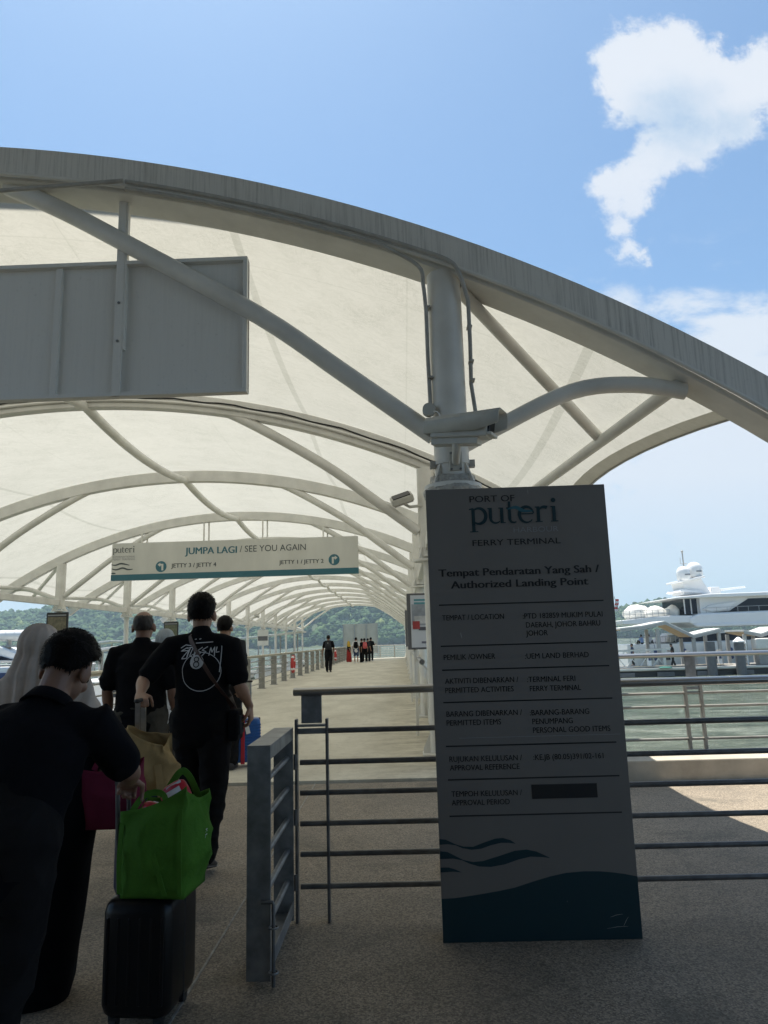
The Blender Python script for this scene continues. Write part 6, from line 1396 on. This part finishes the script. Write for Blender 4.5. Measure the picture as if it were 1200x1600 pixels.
def shelter(name, label, cat, loc, L, slope, y_w, nposts, h_):
    o = thing(name, label, cat, loc); mb = MB()
    za, zb = h_ - slope, h_ + slope
    mb.prism([(-L / 2, za), (0, (za + zb) / 2 - .08), (L / 2, zb), (L / 2, zb + .12), (0, (za + zb) / 2 + .05), (-L / 2, za + .12)], -y_w / 2, y_w / 2); mb.build('roof', M['roofgrey'], o, 0, .02)
    for i in range(nposts):
        x = -L / 2 + L * (i + .5) / nposts; z = za + (zb - za) * (i + .5) / nposts
        for yv in (-y_w / 2 + .15, y_w / 2 - .15): mb = MB(); mb.box((x, yv, z / 2 - .05), (.10, .10, z)); mb.build('post', M['conduit'], o, 0)
    mb = MB(); mb.prism([(-L / 2, .1), (L / 2, .1 + slope * 1.2), (L / 2, .25 + slope * 1.2), (-L / 2, .25)], -y_w / 2, y_w / 2); mb.build('deck', M['dockgrey'], o, 0)
    for yv in (-y_w / 2, y_w / 2):
        mb = MB(); mb.bar((-L / 2, yv, 1.2), (L / 2, yv, 1.2 + slope * 1.2), .06, .06); mb.bar((-L / 2, yv, .7), (L / 2, yv, .7 + slope * 1.2), .04, .04); mb.build('side_rail', M['white'], o, 0)
    return o
shelter('covered_gangway', 'grey roofed sloping gangway to a pontoon left of the balding man', 'gangway', (-14.6, 38, -1.3), 7.5, .45, 2.0, 5, 2.85)
shelter('covered_gangway', 'far white roofed gangway leading down to a pontoon beyond the railing', 'gangway', (-12.8, 62, -1.3), 9, .3, 2.4, 6, 3.4)
shelter('covered_gangway', 'white roofed pontoon shelter far behind the headscarf beyond the left yacht', 'gangway', (-24.5, 52, -1.3), 8, .25, 2.4, 5, 3.0)
pn = thing('pontoon', 'low grey pontoon floating left of the walkway with small boats alongside', 'pontoon', (-10.4, 45, -1.3)); mb = MB(); mb.box((0, 0, -.1), (1.8, 46, .25)); mb.build('deck', M['dockgrey'], pn, 0, .02); mb = MB(); mb.box((0, 0, -.4), (1.6, 45.6, .4)); mb.build('float', M['blackrub'], pn, 0)
def small_boat(label, loc, rz, L=6.4):
    o = thing('motor_boat', label, 'motor boat', loc, rz, 'small white boats moored by the left pontoon'); mb = MB(); n = 14; s_ = []
    for i in range(n + 1):
        q = i / n; x = -L / 2 + L * q; hw = 1.1 * (1 if q < .5 else math.sqrt(max(.001, 1 - ((q - .5) / .5) ** 2))); zt = .75 + .35 * q * q
        for y_, z in ((-hw, zt), (-hw * .75, .1), (0, -.25), (hw * .75, .1), (hw, zt)): s_.append((x, y_, z))
    mb.v = s_
    for i in range(n):
        for k in range(5): a = i * 5 + k; b_ = i * 5 + (k + 1) % 5; mb.f.append((a, b_, b_ + 5, a + 5)); mb.m.append(0)
    mb.f.append((4, 3, 2, 1, 0)); mb.m.append(0); mb.build('hull', M['white'], o, 40)
    mb = MB(); mb.prism([(-1.2, .78), (1.5, .95), (.9, 1.75), (-1.2, 1.8)], -.75, .75); cb = mb.build('cabin', M['white'], o, 0, .06)
    mb = MB(); mb.prism([(-.95, 1.2), (1.2, 1.25), (.9, 1.62), (-.95, 1.65)], -.77, .77); mb.build('window', M['glass'], cb, 0, .02)
    mb = MB(); mb.box((-.2, 0, 1.9), (2.9, 1.7, .07)); mb.build('hardtop', M['white'], o, 0, .03)
    mb = MB(); mb.cyl((-.4, 0, 1.9), (-.5, 0, 3.1), .03, 8); mb.build('antenna', M['conduit'], o, 60)
    mb = MB(); mb.box((0, 0, .60), (L * .7, 2.24, .07)); mb.build('rub_strake', M['navy'], o, 0)
    mb = MB(); mb.box((-L / 2 - .2, 0, .55), (.4, .4, .95)); mb.build('outboard_motor', M['cable'], o, 0, .08)
    return o
b0 = small_boat('small white cabin boat nearest along the left pontoon', (-8.1, 27.5, -1.75), R(88))
for (x, y, rz, lb) in ((-8.2, 36.0, 94, 'small white cabin boat second along the left pontoon'), (-8.0, 44.5, 90, 'small white cabin boat third along the left pontoon'), (-8.2, 56, 87, 'small white cabin boat farthest along the left pontoon'), (-12.8, 31, 92, 'small white cabin boat on the outer side of the pontoon behind the balding man')):
    c_ = copy_tree(b0); c_.location = (x, y, -1.75); c_.rotation_euler = (0, 0, R(rz)); c_['label'] = lb
# pale hoarding panel at the far jetty
hp_ = thing('far_hoarding', 'pale beige boarded panel standing beyond the far group of people', 'hoarding', (-4.2, 74, -1.0)); mb = MB(); mb.box((0, 0, 2.8), (3.6, .1, 3.0)); mb.build('panel', pbr('pale_board', (0.55, 0.50, 0.40), 0.7, 0, (1, .15)), hp_, 0)
for x in (-1.75, -.6, .6, 1.75): mb = MB(); mb.box((x, -.1, 2.1), (.09, .09, 4.2)); mb.build('post', M['conduit'], hp_, 0)
mb = MB(); mb.box((0, 1, -.2), (6, 4, .4)); mb.build('pontoon_base', M['dockgrey'], hp_, 0)

# ================================================================== HAZE
hzm = bpy.data.materials.new('sea_haze'); hzm.use_nodes = True; tt = NT(hzm.node_tree); hzm.node_tree.nodes.clear()
ho = tt.add('ShaderNodeOutputMaterial'); pv = tt.add('ShaderNodeVolumePrincipled'); pv.inputs['Color'].default_value = (0.64, 0.85, 1.0, 1); pv.inputs['Density'].default_value = HAZE; pv.inputs['Anisotropy'].default_value = 0.25
tt.l.new(pv.outputs[0], ho.inputs['Volume'])
mb = MB(); mb.box((0, 1700, 60), (5400, 3900, 136)); hz_o = mb.build('haze', hzm, None, 0); tag(hz_o, kind='stuff'); tag(hz_o, 'thin blue sea haze filling the harbour air', 'haze')
